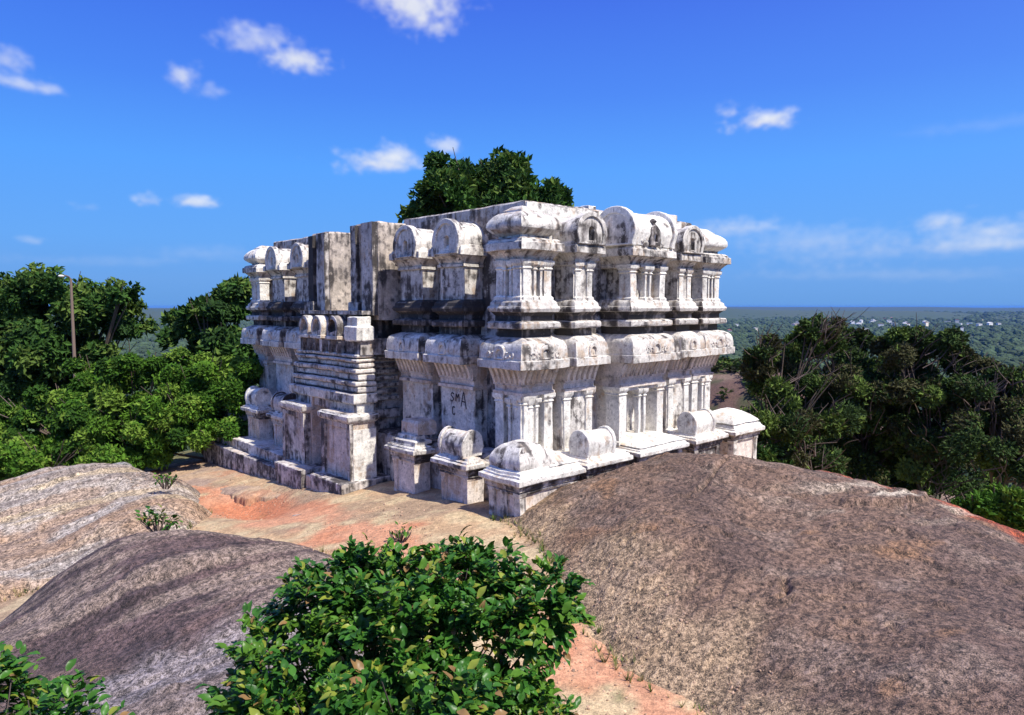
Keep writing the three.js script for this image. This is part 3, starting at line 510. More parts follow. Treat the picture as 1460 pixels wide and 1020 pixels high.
// survey of the rocks: points sighted from the viewpoint [across, down, distance], and points that dip under the soil [across, distance, height]
const sight = (list, sunk) => [...list.map(([px, py, d]) => there(px, py, d)), ...sunk.map(([px, d, y]) => [(px - 730) / 1010 * d, y, -d])];
const domeSpline = spline(sight([[1010, 1018, 6.3], [1230, 1020, 5.6], [1460, 1020, 5.2], [1650, 1020, 5.2], [745, 748, 11.2], [800, 800, 9.6], [850, 900, 7.8], [930, 965, 6.9], [900, 760, 9.3], [1000, 800, 8.4], [1100, 740, 9.8], [1250, 760, 9], [1200, 880, 7.1], [1400, 850, 7.3], [1600, 880, 6.9], [830, 692, 11.8], [905, 664, 12.5], [960, 650, 12.7], [1040, 656, 12.6], [1130, 671, 12.2], [1220, 690, 11.6], [1300, 710, 11], [1380, 735, 10.2], [1460, 768, 9.3], [1600, 830, 8.2]],
  [[690, 10.8, -0.08], [745, 9.2, -0.12], [785, 7.6, -0.16], [870, 6.5, -0.2], [950, 5.8, -0.18], [640, 10, -0.35], [680, 8, -0.45], [1040, 14.2, 0.1], [1130, 13.9, -0.05], [1220, 13.3, -0.2], [1300, 12.8, -0.35], [1380, 12, -0.45], [1460, 11.2, -0.6], [1600, 10.2, -0.8], [900, 14.2, 0.4], [830, 13, 0.3], [1200, 4.2, 0.2], [1400, 3.6, 0.3]]));
const cracks = [[[970, 772, 9.3], [985, 780, 9.15], [1003, 783, 9.1], [1030, 786, 9.0], [1046, 790, 8.95]], [[915, 772, 9.2], [930, 780, 9.1], [938, 783, 9.1]], [[1128, 842, 7.8], [1135, 868, 7.5], [1120, 880, 7.35]], [[985, 735, 10.2], [1010, 715, 10.7], [1040, 680, 11.8], [1075, 676, 11.9]], [[1290, 905, 6.6], [1302, 920, 6.5], [1296, 935, 6.4]]].map((l) => l.map(([px, py, dd]) => { const p = there(px, py, dd); return [p[0], p[2]]; }));
const crackDepth = (x, z) => { let best = 1; for (const l of cracks) { if (Math.abs(x - l[0][0]) > 2 || Math.abs(z - l[0][1]) > 2.5) continue; for (let i = 0; i < l.length - 1; i++) { const dx = l[i + 1][0] - l[i][0], dz = l[i + 1][1] - l[i][1], t = clamp(((x - l[i][0]) * dx + (z - l[i][1]) * dz) / (dx * dx + dz * dz)); best = Math.min(best, Math.hypot(x - l[i][0] - dx * t, z - l[i][1] - dz * t)); } } return best < 0.2 ? -0.07 * Math.exp(-((best / 0.035) ** 2)) + 0.02 * Math.exp(-(((best - 0.07) / 0.04) ** 2)) : 0; };
const domeHeight = (x, z) => domeSpline(x, z) - 0.06 + 1.5 * rockNoise(x, z, 3) + sheets(x, z, 3, 0.035) + 0.09 * sstep(-0.02, 0.06, fbm(x * 1.1, 44, z * 2.2, 4)) * bump(x, z, 5.5, -10.0, 1.0, 0.6) + crackDepth(x + 0.04 * noise3(x * 6, 1, z * 6), z + 0.04 * noise3(x * 6, 5, z * 6));
rock('granite_dome', 'broad brown granite dome sloping away from the sunlit temple face', [-0.8, 11.5, -15.5, -2.6], domeHeight, (x, y, z, c) => {
  const n = fbm(x * 0.7, 3, z * 0.7, 4), n2 = fbm(x * 2.4, 8, z * 2.4, 4), rim = x - lerp(2.3, 0.2, clamp((-z - 5.5) / 6));
  toMix(c, 0.29, 0.185, 0.13, 1); toMix(c, 0.205, 0.132, 0.102, sstep(-0.1, 0.3, n)); toMix(c, 0.37, 0.27, 0.21, sstep(0.1, 0.35, n2) * 0.6);
  toMix(c, 0.38, 0.21, 0.11, sstep(0.2, 0.36, fbm(x * 1.3, 5, z * 1.3, 4)) * 0.7);
  toMix(c, 0.62, 0.45, 0.28, sstep(0.6, -0.15, rim + n * 1.0 + n2 * 0.6) * 0.75);
  toMix(c, 0.55, 0.13, 0.055, sstep(-0.45, -0.1, ((x - 5.63) * 2.3 - (z + 11.6) * 1.09) / 2.545 + n * 0.5) * sstep(-0.05, 0.1, fbm(x * 0.9, 12, z * 0.9, 2) + 0.08));
  toMix(c, 0.85, 0.74, 0.58, sstep(0.05, 0.25, fbm(x * 1.6, 9, z * 3.5, 4)) * bump(x, z, 5.6, -10.1, 1.1, 0.7));
}, 0.04);
const slabSpline = spline(sight([[0, 705, 18], [60, 683, 18.5], [110, 672, 18.5], [165, 669, 18], [250, 690, 16.5], [285, 738, 14.4], [0, 880, 10.5], [100, 808, 11.8], [200, 760, 12.8], [100, 740, 14.5], [200, 715, 15.5], [0, 780, 13.5], [-150, 800, 12], [-150, 900, 9.5], [-200, 740, 16]],
  [[310, 14.4, -1.25], [300, 16.5, -1.3], [255, 18.3, -1.4], [160, 20, -1.7], [60, 20.6, -2], [-60, 20, -2.2], [250, 12.2, -0.95], [130, 10.4, -1.3], [0, 9, -1.5]]));
const slabHeight = (x, z) => slabSpline(x, z) - 0.05 + rockNoise(x, z, 11) + sheets(x, z, 12, 0.04) + 0.035 * Math.sin((x * 0.55 + z * 0.83) * 5 + 2 * fbm(x, 4, z, 3));
rock('rock_slab', 'pale streaked granite slab between the bushes and the red path', [-17, -3.5, -20.5, -8], slabHeight, (x, y, z, c) => {
  const along = x * 0.55 + z * 0.83, n = fbm(along * 2.2, 3, (x * 0.83 - z * 0.55) * 0.35, 5), n2 = fbm(x * 1.2, 6, z * 1.2, 4);
  toMix(c, 0.6, 0.43, 0.31, 1); toMix(c, 0.66, 0.6, 0.54, sstep(-0.1, 0.2, n2 + 0.2 * sstep(-13.5, -16.5, z)) * 0.85); toMix(c, 0.5, 0.33, 0.21, sstep(0.02, 0.26, n) * 0.6); toMix(c, 0.27, 0.2, 0.165, sstep(0.08, 0.32, -n) * 0.6); toMix(c, 0.78, 0.62, 0.4, sstep(0.18, 0.3, fbm(along * 1.4, 9, 0.3 * x, 4)) * 0.7);
});
const boulderSpline = spline(sight([[0, 890, 8.6], [60, 835, 9.2], [130, 790, 9.8], [215, 762, 10.2], [300, 765, 10], [395, 785, 9.4], [405, 830, 8.6], [455, 800, 9.1], [500, 835, 8.4], [470, 900, 7.3], [100, 900, 7.8], [200, 870, 7.9], [300, 850, 8.1], [250, 950, 6.8], [150, 1000, 6.4], [330, 930, 6.9], [300, 1010, 6.1], [50, 960, 7.2], [-100, 950, 7.5]],
  [[0, 9.9, -1.25], [100, 10.9, -1.05], [215, 11.8, -0.65], [310, 11.8, -0.5], [430, 11.2, -0.35], [540, 10, -0.3], [570, 8.5, -0.35], [540, 6.9, -0.35], [420, 5.8, -0.3], [-150, 8.8, -1.2], [250, 5, -0.2]]));
const boulderHeight = (x, z) => boulderSpline(x, z) - 0.05 + 1.7 * rockNoise(x, z, 23) + sheets(x * 0.8, z * 1.2, 21, 0.04) + 0.03 * Math.sin((x * 0.62 + z * 0.78) * 4.5 + 3 * fbm(x * 0.7, 4, z * 0.7, 3));
rock('granite_boulder', 'dark purple-brown granite hump beside the leafy bush', [-9.5, 0.2, -12.5, -4], boulderHeight, (x, y, z, c) => {
  const along = x * 0.62 + z * 0.78, n = fbm(along * 1.8, 3, (x * 0.78 - z * 0.62) * 0.3, 5), n2 = fbm(x * 1.6, 6, z * 1.6, 4);
  toMix(c, 0.18, 0.118, 0.112, 1); toMix(c, 0.11, 0.075, 0.076, sstep(0, 0.25, n2)); toMix(c, 0.42, 0.32, 0.26, sstep(0.08, 0.24, n) * 0.8); toMix(c, 0.38, 0.34, 0.36, sstep(-0.5, 0.15, along + 7.2 + 0.9 * n2 + 0.7 * n) * 0.8); toMix(c, 0.25, 0.17, 0.125, sstep(0.12, 0.3, -n) * 0.5);
});
{ // the broken rock shelf that carries the plinth of the gateway
  const line = [[0.5, -13.6], [-2.4, -13.4], [-2.5, -11.5], [-2.3, -9.5], [-2.0, -7.7], [-1.75, -6.8], [-1.5, -6.0], [-1.32, -5.4], [-1.2, -4.8], [-1.0, -4.2], [0.5, -4.0]];
  const inside = (x, z) => { let odd = false; for (let i = 0, j = line.length - 1; i < line.length; j = i++) if ((line[i][1] > z) !== (line[j][1] > z) && x < (line[j][0] - line[i][0]) * (z - line[i][1]) / (line[j][1] - line[i][1]) + line[i][0]) odd = !odd; return odd; };
  const rim = (x, z) => { let best = 99; for (let i = 0; i < line.length - 1; i++) { const dx = line[i + 1][0] - line[i][0], dz = line[i + 1][1] - line[i][1], t = clamp(((x - line[i][0]) * dx + (z - line[i][1]) * dz) / (dx * dx + dz * dz)); best = Math.min(best, Math.hypot(x - line[i][0] - dx * t, z - line[i][1] - dz * t)); } return inside(x, z) ? best : -best; };
  const shelf = (x, z) => { const [tx, tz] = tempted(x, z), w = rim(tx + 0.16 * noise3(x * 2.6, 1, z * 2.6) + 0.05 * noise3(x * 9, 1, z * 9), tz + 0.16 * noise3(x * 2.6, 7, z * 2.6)); return -0.55 + 0.05 * Math.min(0, tz + 4.5) + 0.12 * (tx + 1) + rockNoise(x, z, 31) * 0.8 - 0.06 * sstep(0.25, 0, w) - 0.5 * sstep(0.0, -0.06, w); };
  const g = sheet(-11.5, 0, -22.5, -13, 0.04, shelf, (x, y, z, cc) => { const n = fbm(x * 1.6, 2, z * 1.6, 4), n2 = fbm(x * 5, 3, z * 5, 3); toMix(cc, 0.66, 0.46, 0.29, 1); toMix(cc, 0.5, 0.36, 0.27, sstep(0, 0.25, n)); toMix(cc, 0.78, 0.58, 0.38, sstep(0.05, 0.3, n2) * 0.6); toMix(cc, 0.66, 0.3, 0.16, sstep(0.1, 0.3, -n) * 0.6); }, (x, y, z) => y > groundHeight(x, z) - 0.1, 1.7);
  structure('rock_shelf', g, soil, 'broken tan rock shelf below the gateway plinth');
}

const hillock = {};
{ // bare brown hillock down the slope behind the temple
  const h = (x, z) => -1.6 - 0.035 * (x - 21) ** 2 - 0.06 * (z + 62) ** 2 * (z > -62 ? 1 : 0.5) + 1.1 * fbm(x * 0.16, 2, z * 0.16, 4) + 0.35 * fbm(x * 0.7, 5, z * 0.7, 3);
  hillock.height = h; structure('hillock', sheet(2, 44, -84, -44, 0.4, h, (x, y, z, cc) => { const n = fbm(x * 0.3, 2, z * 0.3, 4), n2 = fbm(x * 1.1, 5, z * 1.1, 3); toMix(cc, 0.16, 0.095, 0.078, 1); toMix(cc, 0.3, 0.21, 0.16, sstep(0.08, 0.3, n) * 0.8); toMix(cc, 0.06, 0.08, 0.03, sstep(0.05, 0.22, n2) * 0.8); }, null, 3), soil, 'bare brown hillock on the slope beyond the temple');
}
{ // loose gravel on soil and rock
  const g = new THREE.IcosahedronGeometry(1, 0).scale(1.2, 0.6, 1), N = 1500, im = new THREE.InstancedMesh(g, new THREE.MeshStandardMaterial({ roughness: 1 }), N), r = seeded(404), m = new THREE.Matrix4(), q = new THREE.Quaternion(), col = new THREE.Color(); let n = 0, guard = 0;
  while (n < N && guard++ < 60000) { const x = -9 + r() * 12, z = -18 + r() * 13, pd = pathDistance(x, z); if (pd > 1.5 || fbm(x * 1.3, 21, z * 1.3, 3) < -0.02) continue; const y = Math.max(groundHeight(x, z), domeHeight(x, z), slabHeight(x, z) > groundHeight(x, z) ? slabHeight(x, z) : -9, boulderHeight(x, z)), s = 0.006 + 0.022 * r() * r() * r() + 0.004; q.setFromEuler(new THREE.Euler(r() * 6, r() * 6, r() * 6)); im.setMatrixAt(n, m.compose(new THREE.Vector3(x, y + s * 0.2, z), q, new THREE.Vector3(s, s, s))); const v = 0.6 + 0.8 * r(); im.setColorAt(n, col.setRGB(0.38 * v, 0.25 * v, 0.17 * v)); n++; }
  im.count = n; im.name = 'gravel'; im.userData = { kind: 'stuff', label: 'loose gravel scattered along the orange path', category: 'gravel' }; shade(im); scene.add(im);
}

// ───────────────────────── the far country ─────────────────────────
const PLAIN = -62;
{
  // lower flanks of the hill, the plain and two lines of low hills on the horizon
  const flank = (x, z) => { const r = Math.hypot((x + 2) / 1.15, z + 11); return Math.max(PLAIN, groundHeight(x, z) - 0.0) - 0.3; };
  const rings = 70, seg = 96, pos = [], col = [], index = [];
  for (let i = 0; i <= rings; i++) {
    const t = i / rings, r = 12 + Math.pow(t, 3.4) * 13000;
    for (let k = 0; k <= seg; k++) {
      const a = k / seg * 2 * Math.PI, x = Math.cos(a) * r, z = -11 + Math.sin(a) * r, away = Math.hypot(x, z + 11);
      let y = away < 260 ? Math.max(PLAIN, groundHeight(x, z) - 0.6) : PLAIN; y += sstep(200, 900, away) * 7 * fbm(x * 0.0016, 2, z * 0.0016, 4) + sstep(40, 120, away) * 2 * fbm(x * 0.02, 5, z * 0.02, 3);
      // low ridges along the horizon
      y += sstep(3200, 4300, away) * sstep(6000, 4700, away) * (16 + 34 * sstep(-0.1, 0.35, fbm(a * 6, 1, 3, 3)) + (Math.abs(Math.atan2(x, -z) - 0.35) < 0.22 ? 22 : 0)) + sstep(6200, 9000, away) * (48 + 22 * fbm(a * 9, 4, 1, 3));
      pos.push(x, y, z); const n = fbm(x * 0.05, 3, z * 0.05, 4), m = fbm(x * 0.004, 6, z * 0.004, 4), c = [0.042, 0.068, 0.028];
      toMix(c, 0.13, 0.08, 0.06, sstep(0.16, 0.4, n) * 0.12); toMix(c, 0.05, 0.07, 0.03, sstep(0, 0.3, m)); col.push(...c);
    }
  }
  for (let i = 0; i < rings; i++) for (let k = 0; k < seg; k++) { const a = i * (seg + 1) + k, b = a + 1, d = a + seg + 1, e = d + 1; index.push(a, b, d, b, e, d); }
  const g = new THREE.BufferGeometry(); g.setAttribute('position', new THREE.Float32BufferAttribute(pos, 3)); g.setAttribute('color', new THREE.Float32BufferAttribute(col, 3)); g.setIndex(index); g.computeVertexNormals();
  structure('terrain', g, new THREE.MeshStandardMaterial({ vertexColors: true, roughness: 1 }), 'wooded plain and low ridges reaching to the horizon');
}
const rndF = seeded(5);
{ // the woods of the plain: tree crowns beyond counting
  const crown = new THREE.IcosahedronGeometry(1, 2), p = crown.attributes.position;
  for (let i = 0; i < p.count; i++) { const v = new THREE.Vector3().fromBufferAttribute(p, i), k = 0.65 + 0.5 * Math.abs(noise3(v.x * 2.2 + 3, v.y * 2.2, v.z * 2.2)) + 0.35 * Math.abs(noise3(v.x * 6 + 3, v.y * 6, v.z * 6)); p.setXYZ(i, v.x * k, v.y * k * 0.8, v.z * k); }
  crown.computeVertexNormals();
  const N = 56000, im = new THREE.InstancedMesh(crown, new THREE.MeshStandardMaterial({ roughness: 1 }), N), m = new THREE.Matrix4(), q = new THREE.Quaternion(), c = new THREE.Color(); let n = 0;
  while (n < N) {
    const az = (rndF() - 0.5) * 1.5, r = 140 + Math.pow(rndF(), 1.15) * 5400, x = Math.sin(az) * r, z = -Math.cos(az) * r;
    if (fbm(x * 0.004, 9, z * 0.004, 3) > 0.2 && r > 900 && rndF() < 0.75) continue;
    const s = (1.8 + rndF() * rndF() * 6.5) * (0.8 + r / 3500), y = PLAIN + sstep(200, 900, r) * 7 * fbm(x * 0.0016, 2, z * 0.0016, 4) + s * 0.45 + sstep(3200, 4300, r) * 16;
    q.setFromAxisAngle(new THREE.Vector3(0, 1, 0), rndF() * 6.28); m.compose(new THREE.Vector3(x, y, z), q, new THREE.Vector3(s, s * (0.7 + rndF() * 0.5), s)); im.setMatrixAt(n, m);
    const v = 0.7 + rndF() * 0.6; im.setColorAt(n, c.setRGB(0.042 * v, 0.07 * v, 0.028 * v)); n++;
  }
  im.name = 'forest'; im.userData = { kind: 'stuff', label: 'dark green woods covering the plain below the hill', category: 'forest' }; shade(im); scene.add(im);
}
{ // white houses of the town on the plain
  const walls = [[0.8, 0.79, 0.76], [0.72, 0.7, 0.66], [0.78, 0.68, 0.55]].map((v) => new THREE.MeshStandardMaterial({ color: new THREE.Color().setRGB(...v), roughness: 0.9 })), roofs = [[0.5, 0.48, 0.46], [0.42, 0.17, 0.1], [0.7, 0.69, 0.68]].map((v) => new THREE.MeshStandardMaterial({ color: new THREE.Color().setRGB(...v), roughness: 0.9 }));
  const spots = []; for (let i = 0; i < 96; i++) { const px = i < 62 ? 1290 + (rndF() + rndF() - 1) * 120 : 1040 + rndF() * 470, py = i < 62 ? 446 + rndF() * 16 : 445 + rndF() * 30; spots.push([px, py]); }
  for (const [px, py] of spots) {
    const d = clamp((CAMERA_HEIGHT - PLAIN - 8) / ((py - 437) / 1010), 900, 3600), x = (px - 730) / 1010 * d, w = 7 + rndF() * 11 * Math.min(1, d / 2600), h = 3.5 + rndF() * 6, dd = 7 + rndF() * 6, base = PLAIN + sstep(200, 900, d) * 7 * fbm(x * 0.0016, 2, -d * 0.0016, 4);
    const g = group('house', 'small pale house among the trees of the distant plain', 'house', [x, base + 3, -d], 'houses on the distant plain'); g.rotation.y = rndF() * 1.2 - 0.6;
    add(g, 'wall', new THREE.BoxGeometry(w, h + 6, dd).translate(0, h / 2, 0), walls[Math.floor(rndF() * 3)]);
    const s = new THREE.Shape([[-w / 2 - 0.5, 0], [w / 2 + 0.5, 0], [w / 2 + 0.5, 0.5], [0, rndF() < 0.5 ? 0.9 : 3], [-w / 2 - 0.5, 0.5]].map((v) => new THREE.Vector2(...v)));
    add(g, 'roof', new THREE.ExtrudeGeometry(s, { depth: dd + 1, bevelEnabled: false }).translate(0, h + 3, -dd / 2 - 0.5), roofs[Math.floor(rndF() * 3)]);
  }
}

// ───────────────────────── plants ─────────────────────────
const leafMat = (o = {}) => new THREE.MeshPhysicalMaterial({ color: 0xffffff, roughness: 0.5, transmission: 0.28, thickness: 0, ior: 1.4, specularIntensity: 0.5, side: THREE.DoubleSide, ...o });
const farLeaf = leafMat({ roughness: 0.8, transmission: 0.2, specularIntensity: 0.25 }), glossLeaf = leafMat({ roughness: 0.42 });
const barkMat = new THREE.MeshStandardMaterial({ color: new THREE.Color().setRGB(0.13, 0.095, 0.07), roughness: 1, bumpMap: reliefMap, bumpScale: 0.02 }), twigMat = new THREE.MeshStandardMaterial({ color: new THREE.Color().setRGB(0.13, 0.095, 0.08), roughness: 1 });
function sprig(n, len, seed) { // a tuft of folded leaves
  const r = seeded(seed), pos = [], d = new THREE.Vector3(), s = new THREE.Vector3(), up = new THREE.Vector3(), o = new THREE.Vector3();
  for (let i = 0; i < n; i++) {
    d.set(r() * 2 - 1, r() * 1.3 - 0.35, r() * 2 - 1).normalize(); s.set(r() - 0.5, r() - 0.5, r() - 0.5).cross(d).normalize(); up.copy(s).cross(d); o.set(r() - 0.5, r() - 0.5, r() - 0.5).multiplyScalar(len * 1.1);
    const L = len * (0.7 + r() * 0.6), w = L * (0.22 + r() * 0.08), P = (a, b, c) => [o.x + d.x * a + s.x * b + up.x * c, o.y + d.y * a + s.y * b + up.y * c, o.z + d.z * a + s.z * b + up.z * c];
    const A = P(0, 0, 0), B = P(L * 0.45, w, w * 0.45), C = P(L, 0, -w * 0.3), E = P(L * 0.45, -w, w * 0.45); pos.push(...A, ...C, ...B, ...A, ...E, ...C);
  }
  const g = new THREE.BufferGeometry(); g.setAttribute('position', new THREE.Float32BufferAttribute(pos, 3)); g.computeVertexNormals(); return g;
}
const limb = (pts, r0, r1, n = 6) => { const c = new THREE.CatmullRomCurve3(pts), g = new THREE.TubeGeometry(c, pts.length * 4, 1, n), p = g.attributes.position, rows = pts.length * 4 + 1; for (let i = 0; i < rows; i++) { const t = i / (rows - 1), o = c.getPointAt(t), r = lerp(r0, r1, t); for (let k = 0; k <= n; k++) { const j = i * (n + 1) + k; p.setXYZ(j, o.x + (p.getX(j) - o.x) * r, o.y + (p.getY(j) - o.y) * r, o.z + (p.getZ(j) - o.z) * r); } } g.computeVertexNormals(); return g; };
const V = (x, y, z) => new THREE.Vector3(x, y, z);
// a tree or shrub: base point, clumps [x, y, z, radius] relative to it, number of tufts, their length, palette
function tree(name, label, category, base, clumps, count, len, palette, { trunk = 0.14, set, seed = 1, mat = farLeaf, leaves = 9, twigs = 0, flat = 0.8, gaps = 0.12 } = {}) {
  const g = group(name, label, category, base, set), r = seeded(seed * 977 + 3), wood = [], lo = clumps.reduce((a, c) => Math.min(a, c[1]), 99), fork = V(0, trunk < 0.1 ? 0.25 : Math.max(0.3, lo * 0.45), 0);
  wood.push(limb([V(0, -1.2, 0), V(0.04, fork.y * 0.4, 0.03), fork], trunk, trunk * 0.75, 8));
  for (const [x, y, z, q] of clumps) { const end = V(x, y + q * 0.3, z), mid = fork.clone().lerp(end, 0.5).add(V((r() - 0.5) * 0.4, -0.1 * q, (r() - 0.5) * 0.4)); wood.push(limb([fork, mid, end], trunk * 0.5, 0.015, 6)); for (let k = 0; k < 3; k++) { const d = V(r() * 2 - 1, r() * 1.2 - 0.2, r() * 2 - 1).normalize().multiplyScalar(q * 0.85); wood.push(limb([mid, mid.clone().lerp(end, 0.6).add(d.clone().multiplyScalar(0.4)), end.clone().add(d)], trunk * 0.25, 0.012, 5)); } }
  add(g, 'trunk', mergeGeometries(wood), barkMat);
  if (twigs) { const dry = []; for (let k = 0; k < twigs; k++) { const c = clumps[Math.floor(r() * clumps.length)], a = V(c[0] + (r() - 0.5) * c[3], c[1] - c[3] * r(), c[2] + (r() - 0.2) * c[3]), b = a.clone().add(V((r() - 0.5) * 1.3, 0.2 + r() * 0.7, (r() - 0.2) * 1.1)); dry.push(limb([a, a.clone().lerp(b, 0.5).add(V((r() - 0.5) * 0.25, 0, (r() - 0.5) * 0.25)), b], 0.02, 0.006, 4)); } add(g, 'dry_branches', mergeGeometries(dry), twigMat); }
  const total = clumps.reduce((s, c) => s + c[3] * c[3], 0), im = new THREE.InstancedMesh(sprig(leaves, len, seed * 13 + 1), mat, count), m = new THREE.Matrix4(), q = new THREE.Quaternion(), c3 = new THREE.Color(), d = V(0, 0, 0), UPV = V(0, 1, 0), tint = [0, 0, 0]; let n = 0;
  for (const [x, y, z, rad] of clumps) {
    let k = Math.round(count * rad * rad / total); const subs = Array.from({ length: Math.max(6, Math.round(rad * rad * 9)) }, () => { const e = V(r() * 2 - 1, r() * 1.7 - 0.7, r() * 2 - 1).normalize(); return [e, rad * (0.6 + 0.4 * r()), rad * (0.22 + 0.2 * r()), Math.floor(r() * palette.length)]; });
    while (k-- > 0 && n < count) {
      const [e, dist, sr, tone] = subs[Math.floor(r() * subs.length)]; d.set(r() * 2 - 1, r() * 2 - 1, r() * 2 - 1); while (d.lengthSq() > 1 || d.lengthSq() < 0.1) d.set(r() * 2 - 1, r() * 2 - 1, r() * 2 - 1);
      const pos = V(x + e.x * dist + d.x * sr, y + (e.y * dist + d.y * sr) * flat, z + e.z * dist + d.z * sr);
      q.setFromUnitVectors(UPV, d.clone().add(e).add(V(0, 0.5, 0)).normalize()).multiply(new THREE.Quaternion().setFromAxisAngle(UPV, r() * 6.28)); const sc = 0.65 + r() * 0.7; m.compose(pos, q, V(sc, sc, sc)); im.setMatrixAt(n, m);
      const a = palette[r() < 0.7 ? tone : Math.floor(r() * palette.length)], v = 0.7 + r() * 0.6; im.setColorAt(n, c3.setRGB(a[0] * v, a[1] * v, a[2] * v)); n++;
    }
  }
  im.count = n; im.name = 'crown'; im.userData.kind = 'stuff'; shade(im); g.add(im); return g;
}
const DEEP = [[0.035, 0.085, 0.016], [0.05, 0.115, 0.02], [0.028, 0.066, 0.016], [0.1, 0.16, 0.03]], FRESH = [[0.05, 0.125, 0.012], [0.085, 0.185, 0.018], [0.035, 0.09, 0.012], [0.16, 0.26, 0.035]], DUSKY = [[0.045, 0.08, 0.02], [0.06, 0.105, 0.022], [0.075, 0.075, 0.03], [0.12, 0.18, 0.035], [0.04, 0.07, 0.02]];
function blobs(base, depth, list) { return list.map(([px, py, pr, dz = 0]) => { const p = there(px, py, depth - dz); return [p[0] - base[0], p[1] - base[1], p[2] - base[2], pr / 1010 * depth]; }); }
function planted(name, label, category, px, depth, list, count, len, palette, o) { const x = (px - 730) / 1010 * depth, b = [x, Math.max(PLAIN, groundHeight(x, -depth)) - 0.1, -depth]; return tree(name, label, category, b, blobs(b, depth, list), count, len, palette, o); }
planted('broadleaf_tree', 'dark broadleaf tree behind the lamp post', 'tree', 85, 31, [[25, 440, 48], [85, 432, 50, 1], [140, 445, 46], [178, 470, 32, -1], [178, 420, 16, 1], [40, 510, 52, 2], [105, 510, 55, -1], [165, 520, 40], [15, 570, 45, 2], [75, 575, 45], [-40, 480, 60]], 5200, 0.3, DEEP, { seed: 2, trunk: 0.3 });
planted('broadleaf_tree', 'leafy tree touching the far corner of the temple', 'tree', 320, 27, [[325, 440, 34], [290, 460, 32, 1], [345, 415, 24], [270, 490, 34], [325, 500, 40, 1], [247, 455, 7], [300, 545, 40], [250, 540, 40, -1]], 3000, 0.26, DEEP, { seed: 3, trunk: 0.2 });
planted('broadleaf_tree', 'round crowned tree showing above the temple roof', 'tree', 700, 30, [[660, 262, 46], [640, 290, 42, 1], [715, 270, 46], [755, 285, 46, 1], [690, 310, 60], [790, 298, 26], [620, 310, 30], [740, 340, 70], [640, 360, 60]], 5200, 0.26, DEEP, { seed: 4, trunk: 0.35, set: undefined });
const BUSHES = 'bushes on the slope behind the pale rock slab';
planted('bush', 'bright green bush below the lamp post', 'bush', 165, 22, [[150, 560, 52], [190, 540, 46, 1], [115, 600, 48, 1], [215, 600, 50, -1], [165, 640, 50, 2], [85, 640, 42], [215, 555, 40, 1], [180, 600, 45, 2], [245, 530, 34, 0], [120, 540, 34, 0], [25, 612, 44, -1], [62, 588, 40, -1], [-15, 600, 40, -1]], 13500, 0.13, FRESH, { seed: 5, trunk: 0.08, set: BUSHES });
planted('bush', 'bright green bush against the far end of the temple', 'bush', 290, 21, [[280, 590, 52], [330, 560, 46], [245, 625, 42, 1], [310, 630, 40, 1], [350, 540, 34], [235, 575, 40, 1], [300, 540, 40, 0], [265, 550, 36, 0], [200, 640, 36, 1]], 10500, 0.13, FRESH, { seed: 6, trunk: 0.08, set: BUSHES });
planted('bush', 'low green bush at the rim of the pale rock slab', 'bush', 50, 20, [[40, 650, 44], [90, 660, 36, 1], [0, 660, 46], [120, 668, 24, 0], [-40, 640, 50], [10, 690, 30], [60, 680, 26], [170, 665, 22, 0]], 6500, 0.12, FRESH, { seed: 7, trunk: 0.07, set: BUSHES });
// the dry thicket below the granite dome
const THICKET = 'dry thicket below the granite dome';
[[1110, 20, 'dusky shrub with bare twigs nearest the sunlit temple corner', [[1110, 540, 46], [1160, 500, 42, -1], [1105, 600, 50, 1], [1165, 580, 55], [1090, 500, 24], [1150, 640, 50, 1], [1165, 472, 20]]],
 [1240, 23, 'tall dusky shrub with yellow-green tips behind the granite dome', [[1195, 500, 42], [1245, 530, 56], [1180, 468, 22], [1230, 610, 60, 1], [1290, 600, 55, 1], [1250, 660, 55, 1], [1210, 560, 50, 2]]],
 [1320, 21, 'spreading dusky shrub under the distant white town', [[1290, 505, 44], [1345, 510, 50], [1300, 486, 20], [1380, 540, 46], [1330, 590, 60, 1], [1390, 620, 55, 1], [1340, 660, 50, 1]]],
 [1440, 19, 'dusky shrub at the red edge of the granite dome', [[1430, 580, 50], [1470, 600, 60], [1420, 640, 50, 1], [1465, 660, 50, 1], [1445, 545, 24], [1500, 560, 50], [1400, 560, 34]]],
 [1230, 27, 'dark shrub deep in the dry thicket', [[1150, 640, 60], [1220, 670, 60], [1290, 680, 60], [1360, 680, 60], [1100, 620, 50], [1430, 690, 60], [1190, 720, 50], [1300, 730, 50], [1260, 620, 50]]],
].forEach(([px, depth, label, list], i) => planted('dry_shrub', label, 'shrub', px, depth, list, 9000, 0.115, DUSKY, { seed: 20 + i, trunk: 0.1, twigs: 130, set: THICKET, leaves: 9 }));
planted('bush', 'small fresh green bush at the foot of the dry thicket', 'bush', 1410, 16, [[1405, 730, 28], [1440, 725, 26], [1385, 745, 18], [1460, 745, 24]], 900, 0.15, FRESH, { seed: 31, trunk: 0.05 });
planted('bush', 'small dark bush at the far foot of the temple', 'bush', 1095, 18, [[1092, 655, 18], [1110, 670, 20]], 500, 0.14, DEEP, { seed: 32, trunk: 0.05 });

